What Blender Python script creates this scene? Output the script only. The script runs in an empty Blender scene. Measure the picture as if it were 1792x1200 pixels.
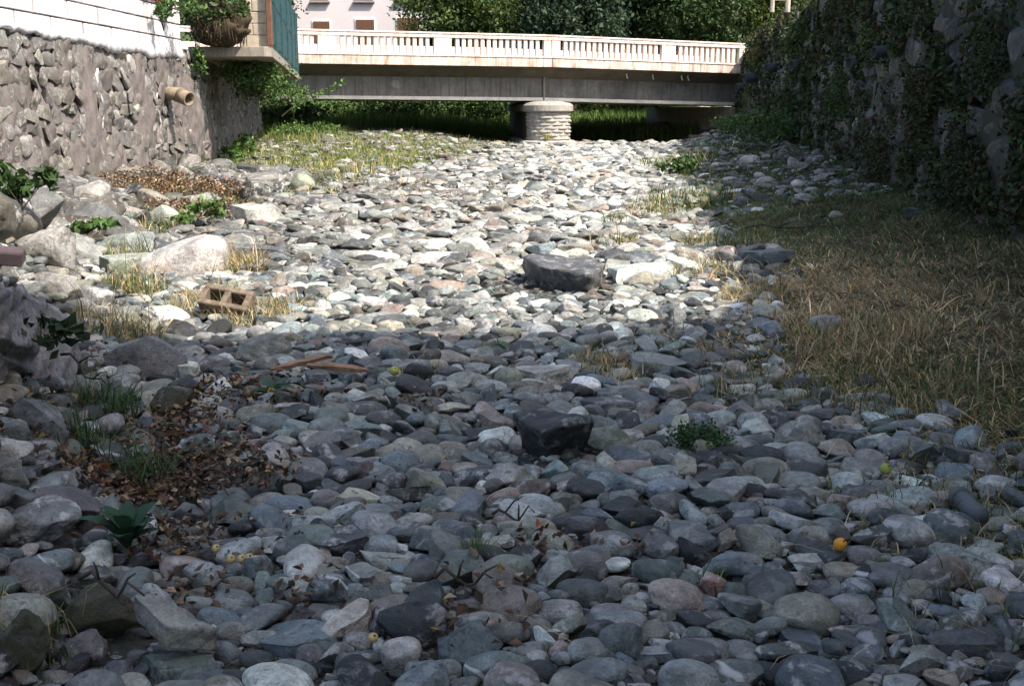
import bpy, bmesh, math, random
import numpy as np
from mathutils import Vector, Matrix, Euler

# ------------------------------------------------------------------ camera, world, sun, exposure
SC = bpy.context.scene
FPX = 2000.0; CAMZ = 1.25; PITCH = math.atan(410/2000.0)
cam_d = bpy.data.cameras.new('camera'); cam = bpy.data.objects.new('camera', cam_d)
SC.collection.objects.link(cam)
cam.location = (0, 0, CAMZ); cam.rotation_euler = (math.pi/2 - PITCH, 0, 0)
cam_d.sensor_width = 36; cam_d.lens = 36*FPX/1792; cam_d.clip_start = .05; cam_d.clip_end = 2000
SC.camera = cam
SUN = Vector((.65, -.5, 1.0)).normalized()          # towards the sun
SUN_EL = math.asin(SUN.z); SUN_AZ = math.atan2(SUN.x, SUN.y)
W = bpy.data.worlds.new("World"); SC.world = W; W.use_nodes = True
wn = W.node_tree; bg = wn.nodes['Background']
sky = wn.nodes.new('ShaderNodeTexSky'); sky.sky_type = 'NISHITA'; sky.sun_disc = False
sky.sun_elevation = SUN_EL; sky.sun_rotation = SUN_AZ; sky.air_density = 1.0; sky.dust_density = 3.0; sky.ozone_density = .3
wn.links.new(sky.outputs[0], bg.inputs[0]); bg.inputs[1].default_value = .15
sl = bpy.data.lights.new('sun', 'SUN'); sl.energy = 4.5; sl.angle = math.radians(.6); sl.color = (1, .9, .8)
so = bpy.data.objects.new('sun', sl); SC.collection.objects.link(so)
so.rotation_euler = SUN.to_track_quat('Z', 'Y').to_euler()
SC.view_settings.view_transform = 'Standard'; SC.view_settings.look = 'None'
SC.view_settings.exposure = 1.12; SC.view_settings.gamma = 1; SC.view_settings.use_curve_mapping = False

rng = np.random.default_rng(7); random.seed(7)
COL = SC.collection

# ------------------------------------------------------------------ helpers
def link(o, parent=None):
    COL.objects.link(o)
    if parent is not None: o.parent = parent
    return o
def tag(o, label=None, cat=None, group=None, kind=None):
    if label: o['label'] = label
    if cat: o['category'] = cat
    if group: o['group'] = group
    if kind: o['kind'] = kind
    return o
def empty(name, loc, label=None, cat=None, group=None):
    o = bpy.data.objects.new(name, None); o.location = loc; o.empty_display_size = .2
    link(o); return tag(o, label, cat, group)
def mesh_np(name, V, F, mat=None, col=None, smooth=False):
    V = np.asarray(V, np.float32); F = np.asarray(F, np.int32)
    me = bpy.data.meshes.new(name)
    me.vertices.add(len(V)); me.vertices.foreach_set('co', V.ravel())
    n = F.shape[1]
    me.loops.add(F.size); me.loops.foreach_set('vertex_index', F.ravel())
    me.polygons.add(len(F)); me.polygons.foreach_set('loop_start', np.arange(0, F.size, n, dtype=np.int32))
    if smooth: me.polygons.foreach_set('use_smooth', np.ones(len(F), bool))
    if col is not None:
        c = np.ones((len(V), 4), np.float32); c[:, :3] = col
        a = me.color_attributes.new('col', 'FLOAT_COLOR', 'POINT'); a.data.foreach_set('color', c.ravel())
    me.update(calc_edges=True); me.validate()
    if mat: me.materials.append(mat)
    return me
def obj_np(name, V, F, mat=None, parent=None, col=None, smooth=False):
    return link(bpy.data.objects.new(name, mesh_np(name, V, F, mat, col, smooth)), parent)
def ss(t): t = np.clip(t, 0, 1); return t*t*(3-2*t)

class MB:
    """collects simple solids in one bmesh"""
    def __init__(s): s.bm = bmesh.new()
    def box(s, c, d, rot=None, bev=0):
        r = bmesh.ops.create_cube(s.bm, size=1); vs = r['verts']
        for v in vs: v.co = Vector((v.co.x*d[0], v.co.y*d[1], v.co.z*d[2]))
        if bev:
            es = list({e for v in vs for e in v.link_edges})
            b = bmesh.ops.bevel(s.bm, geom=es, offset=bev, segments=1, affect='EDGES', profile=.5)
            vs = list({v for f in b['faces'] for v in f.verts} | {v for v in vs if v.is_valid})
        M = Matrix.Translation(Vector(c)) @ (rot.to_4x4() if rot else Matrix.Identity(4))
        for v in vs: v.co = M @ v.co
        return vs
    def prism(s, pts8):
        vs = [s.bm.verts.new(p) for p in pts8]
        for f in ((0,3,2,1),(4,5,6,7),(0,1,5,4),(1,2,6,5),(2,3,7,6),(3,0,4,7)):
            s.bm.faces.new([vs[i] for i in f])
    def tube(s, pts, rad, n=8, caps=True, wob=0):
        rings = []
        for i, p in enumerate(pts):
            p = Vector(p)
            d = (Vector(pts[min(i+1, len(pts)-1)]) - Vector(pts[max(i-1, 0)])).normalized()
            a = d.cross(Vector((0, 0, 1)) if abs(d.z) < .95 else Vector((1, 0, 0))).normalized(); b = d.cross(a)
            r = rad[i] if hasattr(rad, '__len__') else rad
            rings.append([s.bm.verts.new(p + (a*math.cos(2*math.pi*k/n)+b*math.sin(2*math.pi*k/n))*r*(1+random.uniform(-wob, wob))) for k in range(n)])
        for i in range(len(rings)-1):
            for k in range(n):
                s.bm.faces.new((rings[i][k], rings[i][(k+1) % n], rings[i+1][(k+1) % n], rings[i+1][k]))
        if caps: s.bm.faces.new(rings[0][::-1]); s.bm.faces.new(rings[-1])
    def pipe(s, p0, p1, r, ri, n=16):
        p0 = Vector(p0); p1 = Vector(p1); d = (p1-p0).normalized()
        a = d.cross(Vector((0, 0, 1))).normalized(); b = d.cross(a)
        R = [[s.bm.verts.new(p+(a*math.cos(2*math.pi*k/n)+b*math.sin(2*math.pi*k/n))*q) for k in range(n)]
             for p, q in ((p0, r), (p1, r), (p1, ri), (p0+d*.01, ri))]
        for i in range(3):
            for k in range(n): s.bm.faces.new((R[i][k], R[i][(k+1) % n], R[i+1][(k+1) % n], R[i+1][k]))
        s.bm.faces.new(R[3]); s.bm.faces.new(R[0][::-1])
    def build(s, name, mat, parent=None, smooth=False):
        bmesh.ops.recalc_face_normals(s.bm, faces=s.bm.faces)
        me = bpy.data.meshes.new(name); s.bm.to_mesh(me); s.bm.free()
        if smooth: me.polygons.foreach_set('use_smooth', [True]*len(me.polygons))
        me.materials.append(mat)
        return link(bpy.data.objects.new(name, me), parent)

# ------------------------------------------------------------------ materials
def new_mat(name):
    m = bpy.data.materials.new(name); m.use_nodes = True
    nt = m.node_tree; b = nt.nodes['Principled BSDF']; b.inputs['Roughness'].default_value = .85
    b.inputs['Specular IOR Level'].default_value = .3
    return m, nt, b
class NT:
    def __init__(s, nt): s.nt = nt
    def n(s, t, **k):
        x = s.nt.nodes.new(t)
        for a, v in k.items(): setattr(x, a, v)
        return x
    def l(s, a, b): s.nt.links.new(a, b)
    def math(s, op, a, b=None, c=None, clamp=False):
        x = s.n('ShaderNodeMath', operation=op, use_clamp=clamp)
        for i, v in enumerate((a, b, c)):
            if v is None: continue
            if isinstance(v, (int, float)): x.inputs[i].default_value = v
            else: s.l(v, x.inputs[i])
        return x.outputs[0]
    def vmath(s, op, a, b=None, scale=None):
        x = s.n('ShaderNodeVectorMath', operation=op)
        for i, v in enumerate((a, b)):
            if v is None: continue
            if isinstance(v, (tuple, list)): x.inputs[i].default_value = v
            else: s.l(v, x.inputs[i])
        if scale is not None:
            if isinstance(scale, (int, float)): x.inputs['Scale'].default_value = scale
            else: s.l(scale, x.inputs['Scale'])
        return x.outputs[0]
    def noise(s, vec, scale, detail=4, rough=.55, dist=0):
        x = s.n('ShaderNodeTexNoise'); x.inputs['Scale'].default_value = scale; x.inputs['Detail'].default_value = detail
        x.inputs['Roughness'].default_value = rough; x.inputs['Distortion'].default_value = dist
        if vec is not None: s.l(vec, x.inputs['Vector'])
        return x.outputs[0]
    def rng(s, v, a, b, c, d, smooth=False):
        x = s.n('ShaderNodeMapRange'); x.clamp = True
        if smooth: x.interpolation_type = 'SMOOTHSTEP'
        s.l(v, x.inputs[0])
        for i, q in enumerate((a, b, c, d)): x.inputs[i+1].default_value = q
        return x.outputs[0]
    def mix(s, f, a, b, bt='MIX'):
        x = s.n('ShaderNodeMix', data_type='RGBA', blend_type=bt)
        for i, v in ((0, f), (6, a), (7, b)):
            if isinstance(v, (int, float)): x.inputs[i].default_value = v
            elif isinstance(v, (tuple, list)): x.inputs[i].default_value = (*v[:3], 1)
            else: s.l(v, x.inputs[i])
        return x.outputs[2]
    def bump(s, h, strength, dist, b):
        x = s.n('ShaderNodeBump'); x.inputs['Strength'].default_value = strength; x.inputs['Distance'].default_value = dist
        s.l(h, x.inputs['Height']); s.l(x.outputs[0], b.inputs['Normal'])

def stone_material(name, moss=0.0):
    m, nt, b = new_mat(name); q = NT(nt)
    at = lambda a: q.n('ShaderNodeAttribute', attribute_name=a, attribute_type='INSTANCER')
    tint = at('tint').outputs['Color']; seed = at('seed').outputs['Fac']; pale = at('pale').outputs['Fac']; vein = at('vein').outputs['Fac']
    geo = q.n('ShaderNodeNewGeometry')
    off = q.n('ShaderNodeCombineXYZ')
    q.l(q.math('MULTIPLY', seed, 31.7), off.inputs[0]); q.l(q.math('MULTIPLY', seed, 17.3), off.inputs[1]); q.l(q.math('MULTIPLY', seed, 53.1), off.inputs[2])
    P = q.vmath('ADD', geo.outputs['Position'], off.outputs[0])
    n1 = q.noise(P, 7, 4); n2 = q.noise(P, 38, 6, .65); n3 = q.noise(P, 150, 4, .7)
    f = q.math('MULTIPLY', q.rng(n1, .3, .7, .6, 1.42), q.rng(n2, .3, .7, .6, 1.45))
    f = q.math('MULTIPLY', f, q.rng(n3, .3, .7, .72, 1.28))
    c = q.vmath('SCALE', tint, scale=f)
    # warm / cool drift over each stone
    c = q.mix(q.rng(q.noise(P, 5, 3), .5, .72, 0, .45), c, q.vmath('MULTIPLY', c, (1.25, 1.0, .78)))
    # pale mineral crust with its own outline
    n4 = q.noise(P, 13, 7, .68, .4)
    pm = q.math('MULTIPLY', q.rng(n4, .52, .62, 0, 1, True), pale, clamp=True)
    c = q.mix(pm, c, (.58, .57, .54))
    # dark lichen specks
    n5 = q.noise(P, 28, 5, .7)
    c = q.mix(q.rng(n5, .58, .66, 0, .7), c, (.035, .035, .03))
    # quartz veins
    w = q.n('ShaderNodeTexWave', wave_type='BANDS', bands_direction='DIAGONAL'); w.inputs['Scale'].default_value = 1.6
    w.inputs['Distortion'].default_value = 2.5; w.inputs['Detail'].default_value = 2; w.inputs['Detail Scale'].default_value = 3
    q.l(P, w.inputs['Vector'])
    vm = q.math('MULTIPLY', q.rng(w.outputs['Fac'], .992, .999, 0, .8), vein, clamp=True)
    c = q.mix(vm, c, (.62, .6, .57))
    if moss:
        c = q.mix(q.rng(q.noise(P, 9, 6, .7), .5-.12*moss, .6, 0, moss), c, (.045, .045, .018))
    q.l(c, b.inputs['Base Color'])
    h = q.math('ADD', q.math('MULTIPLY', n2, .6), q.math('MULTIPLY', n3, .35)); h = q.math('ADD', h, q.math('MULTIPLY', n4, .8))
    q.bump(h, .9, .018, b)
    q.l(q.rng(n2, .3, .7, .42, .8), b.inputs['Roughness']); b.inputs['Specular IOR Level'].default_value = .42
    return m
STONE = stone_material('river_stone'); MOSSY = stone_material('mossy_stone', .9)

def flat_mat(name, col, var=.25, scale=8, rough=.85, bumpd=.004, streak=None, col2=None, thr=(.5, .62), amt=.6, met=0):
    m, nt, b = new_mat(name); q = NT(nt); geo = q.n('ShaderNodeNewGeometry'); P = geo.outputs['Position']
    n1 = q.noise(P, scale, 6, .65); n2 = q.noise(P, scale*9, 5, .65)
    f = q.math('MULTIPLY', q.rng(n1, .3, .7, 1-var, 1+var), q.rng(n2, .3, .7, 1-var*.6, 1+var*.6))
    rgb = q.n('ShaderNodeRGB'); rgb.outputs[0].default_value = (*col, 1)
    c = q.vmath('SCALE', rgb.outputs[0], scale=f)
    if col2:
        c = q.mix(q.rng(q.noise(P, scale*.7, 7, .7, .3), thr[0], thr[1], 0, amt), c, col2)
    if streak:    # vertical runs of dirt
        s = q.vmath('MULTIPLY', P, (9, 9, .55))
        c = q.mix(q.rng(q.noise(s, 1.1, 5, .65), .46, .66, 0, streak[1]), c, streak[0])
    q.l(c, b.inputs['Base Color']); b.inputs['Roughness'].default_value = rough; b.inputs['Metallic'].default_value = met
    q.bump(q.math('ADD', n1, q.math('MULTIPLY', n2, .5)), .6, bumpd, b)
    return m
def leaf_mat(name, rough=.6, trans=.25):
    m, nt, b = new_mat(name); q = NT(nt)
    a = q.n('ShaderNodeAttribute', attribute_name='col')
    q.l(a.outputs['Color'], b.inputs['Base Color']); b.inputs['Roughness'].default_value = rough
    t = q.n('ShaderNodeBsdfTranslucent'); q.l(a.outputs['Color'], t.inputs['Color'])
    mx = q.n('ShaderNodeMixShader'); mx.inputs[0].default_value = trans
    q.l(b.outputs[0], mx.inputs[1]); q.l(t.outputs[0], mx.inputs[2]); q.l(mx.outputs[0], nt.nodes['Material Output'].inputs['Surface'])
    return m
LEAF = leaf_mat('leaf'); DRY = leaf_mat('dry_leaf', .8, .1)
M = dict(
    parapet=flat_mat('cream_parapet', (.72, .62, .55), .1, 3, .8, .004, ((.33, .2, .13), .55), (.4, .27, .18), (.54, .66), .45),
    fascia=flat_mat('stained_fascia', (.6, .51, .44), .18, 3, .85, .008, ((.2, .13, .09), .7), (.3, .2, .14), (.46, .62), .7),
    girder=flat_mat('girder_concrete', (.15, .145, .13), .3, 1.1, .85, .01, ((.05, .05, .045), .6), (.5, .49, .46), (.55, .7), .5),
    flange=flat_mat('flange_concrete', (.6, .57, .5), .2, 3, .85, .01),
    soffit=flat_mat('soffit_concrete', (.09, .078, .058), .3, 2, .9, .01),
    pier=flat_mat('pier_block', (.28, .265, .235), .25, 7, .85, .02, None, (.22, .21, .17), (.52, .64), .5),
    joint=flat_mat('pale_joint', (.36, .345, .31), .2, 12, .9, .006),
    white=flat_mat('white_limewash', (.55, .54, .545), .12, 3, .8, .006, ((.3, .28, .27), .75), (.5, .46, .42), (.6, .7), .45),
    block=flat_mat('concrete_block', (.4, .35, .28), .2, 12, .9, .008, None, (.22, .2, .16), (.52, .66), .6),
    mortar=flat_mat('wall_mortar', (.115, .1, .095), .45, 5, .95, .02, ((.24, .23, .21), .2), (.13, .115, .1), (.5, .62), .6),
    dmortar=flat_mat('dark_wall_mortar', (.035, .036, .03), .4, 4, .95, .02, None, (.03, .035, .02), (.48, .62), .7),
    slab=flat_mat('slab_concrete', (.25, .225, .19), .25, 6, .9, .01, ((.12, .11, .09), .6)),
    green=flat_mat('green_railing_paint', (.02, .06, .068), .3, 9, .55, .002, None, (.09, .11, .1), (.55, .66), .6),
    rust=flat_mat('rusty_iron', (.13, .05, .03), .4, 14, .85, .003),
    clay=flat_mat('clay_pipe', (.2, .165, .115), .3, 12, .85, .004, None, (.12, .09, .06), (.5, .62), .7),
    pvc=flat_mat('black_pipe', (.022, .024, .026), .25, 12, .55, .001),
    hole=flat_mat('deep_hole', (.01, .01, .01), .1),
    tile=flat_mat('roof_tile', (.42, .13, .07), .3, 9, .85, .006, None, (.55, .5, .42), (.56, .66), .5),
    wood=flat_mat('raw_wood', (.26, .16, .1), .3, 20, .8, .004, None, (.16, .08, .04), (.5, .62), .7),
    bark=flat_mat('bark', (.09, .07, .05), .35, 8, .9, .02),
    twig=flat_mat('dead_twig', (.06, .045, .035), .35, 20, .9, .002),
    root=flat_mat('matted_roots', (.04, .028, .018), .5, 14, .95, .03, None, (.04, .035, .015), (.48, .6), .8),
    render=flat_mat('house_render', (.5, .47, .478), .07, .8, .9, .003, ((.5, .46, .48), .35)),
    trim=flat_mat('white_trim', (.78, .76, .74), .06, 4, .8, .002),
    sill=flat_mat('grey_sill', (.25, .23, .23), .1, 4, .8, .002),
    shutter=flat_mat('brown_shutter', (.12, .06, .035), .25, 9, .7, .002),
    pink=flat_mat('pink_render', (.55, .3, .24), .12, 1, .9, .003),
    tower=flat_mat('grey_render', (.42, .4, .37), .1, .6, .9, .003),
    brick=flat_mat('old_brick', (.3, .21, .18), .25, 14, .9, .004),
    apple=flat_mat('apple_green', (.28, .3, .07), .15, 25, .4, .0005),
    orange=flat_mat('orange_fruit_skin', (.62, .27, .03), .15, 30, .45, .0005, None, (.3, .1, .03), (.58, .68), .5),
    plum=flat_mat('yellow_plum_skin', (.42, .33, .14), .2, 40, .45, .0005),
    redp=flat_mat('red_plastic', (.5, .03, .04), .2, 20, .5, .0005),
    slate=flat_mat('slate_grey_pipe', (.09, .1, .105), .25, 14, .7, .003),
    crumb=flat_mat('crumbling_block', (.17, .135, .1), .4, 22, .95, .012, None, (.08, .06, .04), (.5, .62), .8),
    pside=flat_mat('pier_side_painted_shade', (.1, .095, .085), .4, 5, .9, .01, None, (.04, .04, .035), (.48, .6), .7),  # dark colour stands in for the deep shade along the pier sides
    moss=flat_mat('moss', (.1, .09, .02), .5, 20, .95, .02, None, (.03, .04, .01), (.5, .62), .8),
)

# ------------------------------------------------------------------ the lie of the land
def lerp(y, pts):
    p = np.array(pts); return np.interp(y, p[:, 0], p[:, 1])
XB = [(-20, 1.2), (3.6, 1.5), (4.8, 1.2), (5.6, .9), (8.7, 1.75), (11, 1.85), (17, 2.2), (26, 3.2), (44, 6.3), (60, 7)]
XT = [(-20, -.6), (3, -.9), (4.9, -1.5), (9.6, -3.0), (14, -3.9), (18, -3.2), (22, -2.3), (30, -1.1), (44, .5), (60, .5)]
def xw(y): return 2.68 + .136*np.asarray(y, float)                  # foot of the right wall
def xl(y):
    y = np.asarray(y, float)
    return np.where(y < 22, -6.28+.042*(y-14), -5.94-.155*(y-22))   # foot of the left wall
def g(x, y):
    x = np.asarray(x, float); y = np.asarray(y, float)
    z = .022*np.sin(x*1.7+.6*y)+.018*np.sin(2.3*y-1.1*x+1)+.012*np.sin(5*x+3.1*y)
    z = z-.14*ss((y-22)/16)
    xb = lerp(y, XB); wr = np.maximum(xw(y)-xb, .5)
    hb = .3+.62*ss((y-9)/32)
    t = np.clip((x-xb)/wr, 0, 1.0); z = z+hb*t**1.25
    xt = lerp(y, XT)
    hl = lerp(y, [(0, .55), (6, .58), (9, .4), (12, .14), (24, .15), (32, .34), (44, .5), (60, .6)])
    wl = lerp(y, [(0, .9), (6, 1.4), (14, 1.8), (30, 4), (60, 6)])
    z = z+hl*ss((xt-x)/wl)
    z = z+1.0*ss((y-47)/16)+1.5*ss((y-62)/30)                       # the bed climbs beyond the bridge
    # terraces behind the walls
    sl = np.where(y > 48, 5.0, .12)
    z = np.where(y < 300, z+(3.15-z)*ss((x-xw(y)-.42)/sl)*np.where(y > 48, 1, 1), z)
    sl2 = np.where(y > 44, 5.0, .12)
    z = z+(2.15-np.minimum(z, 2.15))*ss((xl(y)-.42-x)/sl2)
    return z
FWD = np.array([0, math.cos(PITCH), -math.sin(PITCH)]); UP = np.array([0, math.sin(PITCH), math.cos(PITCH)]); RT = np.array([1., 0, 0])
def ray(px, py): return FWD + RT*(px-896)/FPX + UP*(600-py)/FPX
def at(px, py, lift=0.0):
    d = ray(px, py); t = 1.2; o = np.array([0, 0, CAMZ])
    while t < 120:
        p = o+d*t
        if p[2] < float(g(p[0], p[1]))+lift: break
        t += .05+.004*t
    lo, hi = t-(.05+.004*t), t
    for _ in range(14):
        md = (lo+hi)/2; p = o+d*md
        if p[2] < float(g(p[0], p[1]))+lift: hi = md
        else: lo = md
    return o+d*hi, hi
def at_y(px, py, Y):
    d = ray(px, py); return np.array([0, 0, CAMZ])+d*(Y/d[1])
def project(p):
    v = np.asarray(p)-np.array([0, 0, CAMZ]); z = v@FWD
    return 896+FPX*(v@RT)/z, 600-FPX*(v@UP)/z

# terrain sheet
gx = np.unique(np.concatenate([-np.geomspace(14, 900, 26), np.arange(-14, 14, .13), np.geomspace(14, 900, 26)]))
gy = np.unique(np.concatenate([-np.geomspace(4, 900, 22), np.arange(-4, 48, .13), np.geomspace(48, 900, 46)]))
GX, GY = np.meshgrid(gx, gy); GZ = g(GX, GY)
nx, ny = len(gx), len(gy)
V = np.stack([GX, GY, GZ], -1).reshape(-1, 3)
ii = (np.arange(ny-1)[:, None]*nx+np.arange(nx-1)[None]).ravel()
F = np.stack([ii, ii+1, ii+nx+1, ii+nx], 1)
m, nt, b = new_mat('ground_soil'); q = NT(nt); P = q.n('ShaderNodeNewGeometry').outputs['Position']
ga = q.n('ShaderNodeAttribute', attribute_name='col').outputs['Color']
n1 = q.noise(P, 3, 6, .65); n2 = q.noise(P, 30, 6, .7)
vo = q.n('ShaderNodeTexVoronoi'); vo.inputs['Scale'].default_value = 38; q.l(P, vo.inputs['Vector'])
grav = q.mix(q.rng(n2, .35, .65, 0, 1), (.035, .03, .024), (.1, .088, .07))
grav = q.mix(.35, grav, vo.outputs['Color'], 'MULTIPLY')
turf = q.mix(q.rng(n1, .4, .6, 0, 1), (.06, .065, .025), (.13, .1, .05))
sep = q.n('ShaderNodeSeparateColor'); q.l(ga, sep.inputs[0])
q.l(q.mix(sep.outputs[0], grav, turf), b.inputs['Base Color']); q.bump(q.math('ADD', q.math('MULTIPLY', vo.outputs['Distance'], -.8), n2), .9, .02, b)
def grassiness(x, y):
    r = ss((x-lerp(y, XB))/.5)
    l = ss((lerp(y, XT)+.3-x)/.8)*ss((y-17)/6)
    return np.clip(np.maximum(r, l)+ss((y-47)/3), 0, 1)
gc = grassiness(V[:, 0], V[:, 1])
tag(obj_np('ground', V, F, m, None, np.stack([gc]*3, 1), True), kind='structure')

# ------------------------------------------------------------------ rocks
def ico(sub):
    bm = bmesh.new(); bmesh.ops.create_icosphere(bm, subdivisions=sub, radius=1)
    V = np.array([v.co[:] for v in bm.verts]); F = np.array([[v.index for v in f.verts] for f in bm.faces]); bm.free(); return V, F
ICO = {k: ico(k) for k in (3, 4, 5)}
def wnoise(P, r, f, n=7):
    o = np.zeros(len(P))
    for i in range(n):
        k = r.normal(size=3); k *= f*(.7+.6*r.random())/np.linalg.norm(k); o += np.sin(P@k+r.random()*6.28)
    return o/math.sqrt(n)
def rock(kind, seed, sub=4):
    r = np.random.default_rng(seed); V, F = ICO[sub]; V = V.copy()
    if kind in 'rf':
        e = r.uniform(.72, .98); V = np.sign(V)*np.abs(V)**e
        for _ in range(4):
            n = r.normal(size=3); n /= np.linalg.norm(n); d = r.uniform(.68, .88); s = V@n; V -= np.outer(np.clip(s-d, 0, None)*.75, n)
        V *= (1+.09*wnoise(V, r, 1.9)+.035*wnoise(V, r, 4.5)+.008*wnoise(V, r, 12))[:, None]
    elif kind in 'as':
        if kind == 's': V = np.sign(V)*np.abs(V)**.62
        V *= 1.15
        for _ in range(3): 
            n = r.normal(size=3); n /= np.linalg.norm(n); V += .0
        for _ in range(15 if kind == 'a' else 9):
            n = r.normal(size=3)
            if kind == 's': n[2] *= .25
            n /= np.linalg.norm(n); d = r.uniform(.52, .85); s = V@n; V -= np.outer(np.clip(s-d, 0, None), n)
        if kind == 's':
            for zz in (1, -1):
                n = np.array([r.normal()*.08, r.normal()*.08, zz]); n /= np.linalg.norm(n); s = V@n; V -= np.outer(np.clip(s-.6, 0, None)*.93, n)
        V *= (1+.035*wnoise(V, r, 3)+.02*wnoise(V, r, 8)+.012*wnoise(V, r, 17))[:, None]
    elif kind == 'b':       # big rough broken boulder
        V *= 1.15
        for _ in range(13):
            n = r.normal(size=3); n /= np.linalg.norm(n); d = r.uniform(.5, .85); s = V@n; V -= np.outer(np.clip(s-d, 0, None), n)
        st = r.normal(size=3); st /= np.linalg.norm(st)
        V *= (1+.05*wnoise(V, r, 2.5)-.05*np.abs(wnoise(V, r, 5))-.03*np.abs(wnoise(V, r, 11))+.012*wnoise(V, r, 24)+.012*np.sin(V@st*26+2*wnoise(V, r, 3)))[:, None]
    elif kind == 'P':       # pitted volcanic rock
        for _ in range(11):
            n = r.normal(size=3); n /= np.linalg.norm(n); d = r.uniform(.6, .85); s = V@n; V -= np.outer(np.clip(s-d, 0, None), n)
        V *= (1+.05*wnoise(V, r, 3))[:, None]
        U = V/np.linalg.norm(V, axis=1)[:, None]; D = np.zeros(len(V))
        for _ in range(46):
            c = r.normal(size=3); c /= np.linalg.norm(c); w = r.uniform(.07, .2); st = r.normal(size=3)*.6
            dd = U-c; dd += np.outer(dd@st, st)*.6
            D += r.uniform(.04, .14)*np.exp(-(dd**2).sum(1)/(w*w)*2)
        V *= (1-np.clip(D, 0, .3))[:, None]
    lo, hi = V.min(0), V.max(0); V = (V-(lo+hi)/2)/((hi-lo)/2)
    return V, F
PROTO = {'r': [], 'f': [], 'a': [], 's': [], 'P': []}
for k, n in (('r', 14), ('f', 6), ('a', 14), ('s', 7), ('P', 3)):
    for i in range(n):
        V, F = rock(k, hash_ := (ord(k)*100+i), 4)
        PROTO[k].append(mesh_np({'r': 'cobble', 'f': 'cobble', 'a': 'angular_stone', 's': 'stone_slab', 'P': 'pitted_rock'}[k], V, F, STONE, None, True))
PAL = {'g': ((.2, .2, .2), 'grey'), 'd': ((.085, .09, .095), 'dark grey'), 'k': ((.035, .037, .04), 'near-black'), 'b': ((.12, .15, .18), 'bluish grey'),
       'l': ((.34, .335, .32), 'light grey'), 'w': ((.5, .49, .47), 'whitish'), 't': ((.26, .21, .16), 'tan'), 'r': ((.28, .19, .155), 'reddish tan'),
       'p': ((.2, .175, .175), 'mauve grey'), 'o': ((.23, .22, .165), 'olive grey'), 'G': ((.13, .165, .15), 'greenish grey'), 'R': ((.34, .11, .07), 'brick-red'),
       'M': ((.11, .095, .065), 'mossy brown'), 'L': ((.38, .345, .31), 'pale buff')}
def set_stone(o, tint, seed=None, pale=None, vein=0.0):
    o['tint'] = [float(c) for c in tint]; o['seed'] = float(random.random() if seed is None else seed)
    o['pale'] = float(random.random()*.55 if pale is None else pale); o['vein'] = float(vein)
CROPS = {'A': (0, 300, 2.9867), 'B': (600, 230, 2.9867), 'C': (1192, 200, 2.4), 'D': (0, 560, 2.9867), 'E': (0, 850, 2.9867),
         'F': (600, 600, 2.9867), 'G': (600, 850, 2.9867), 'H': (1192, 600, 2.9867), 'I': (1192, 850, 2.9867)}
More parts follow.
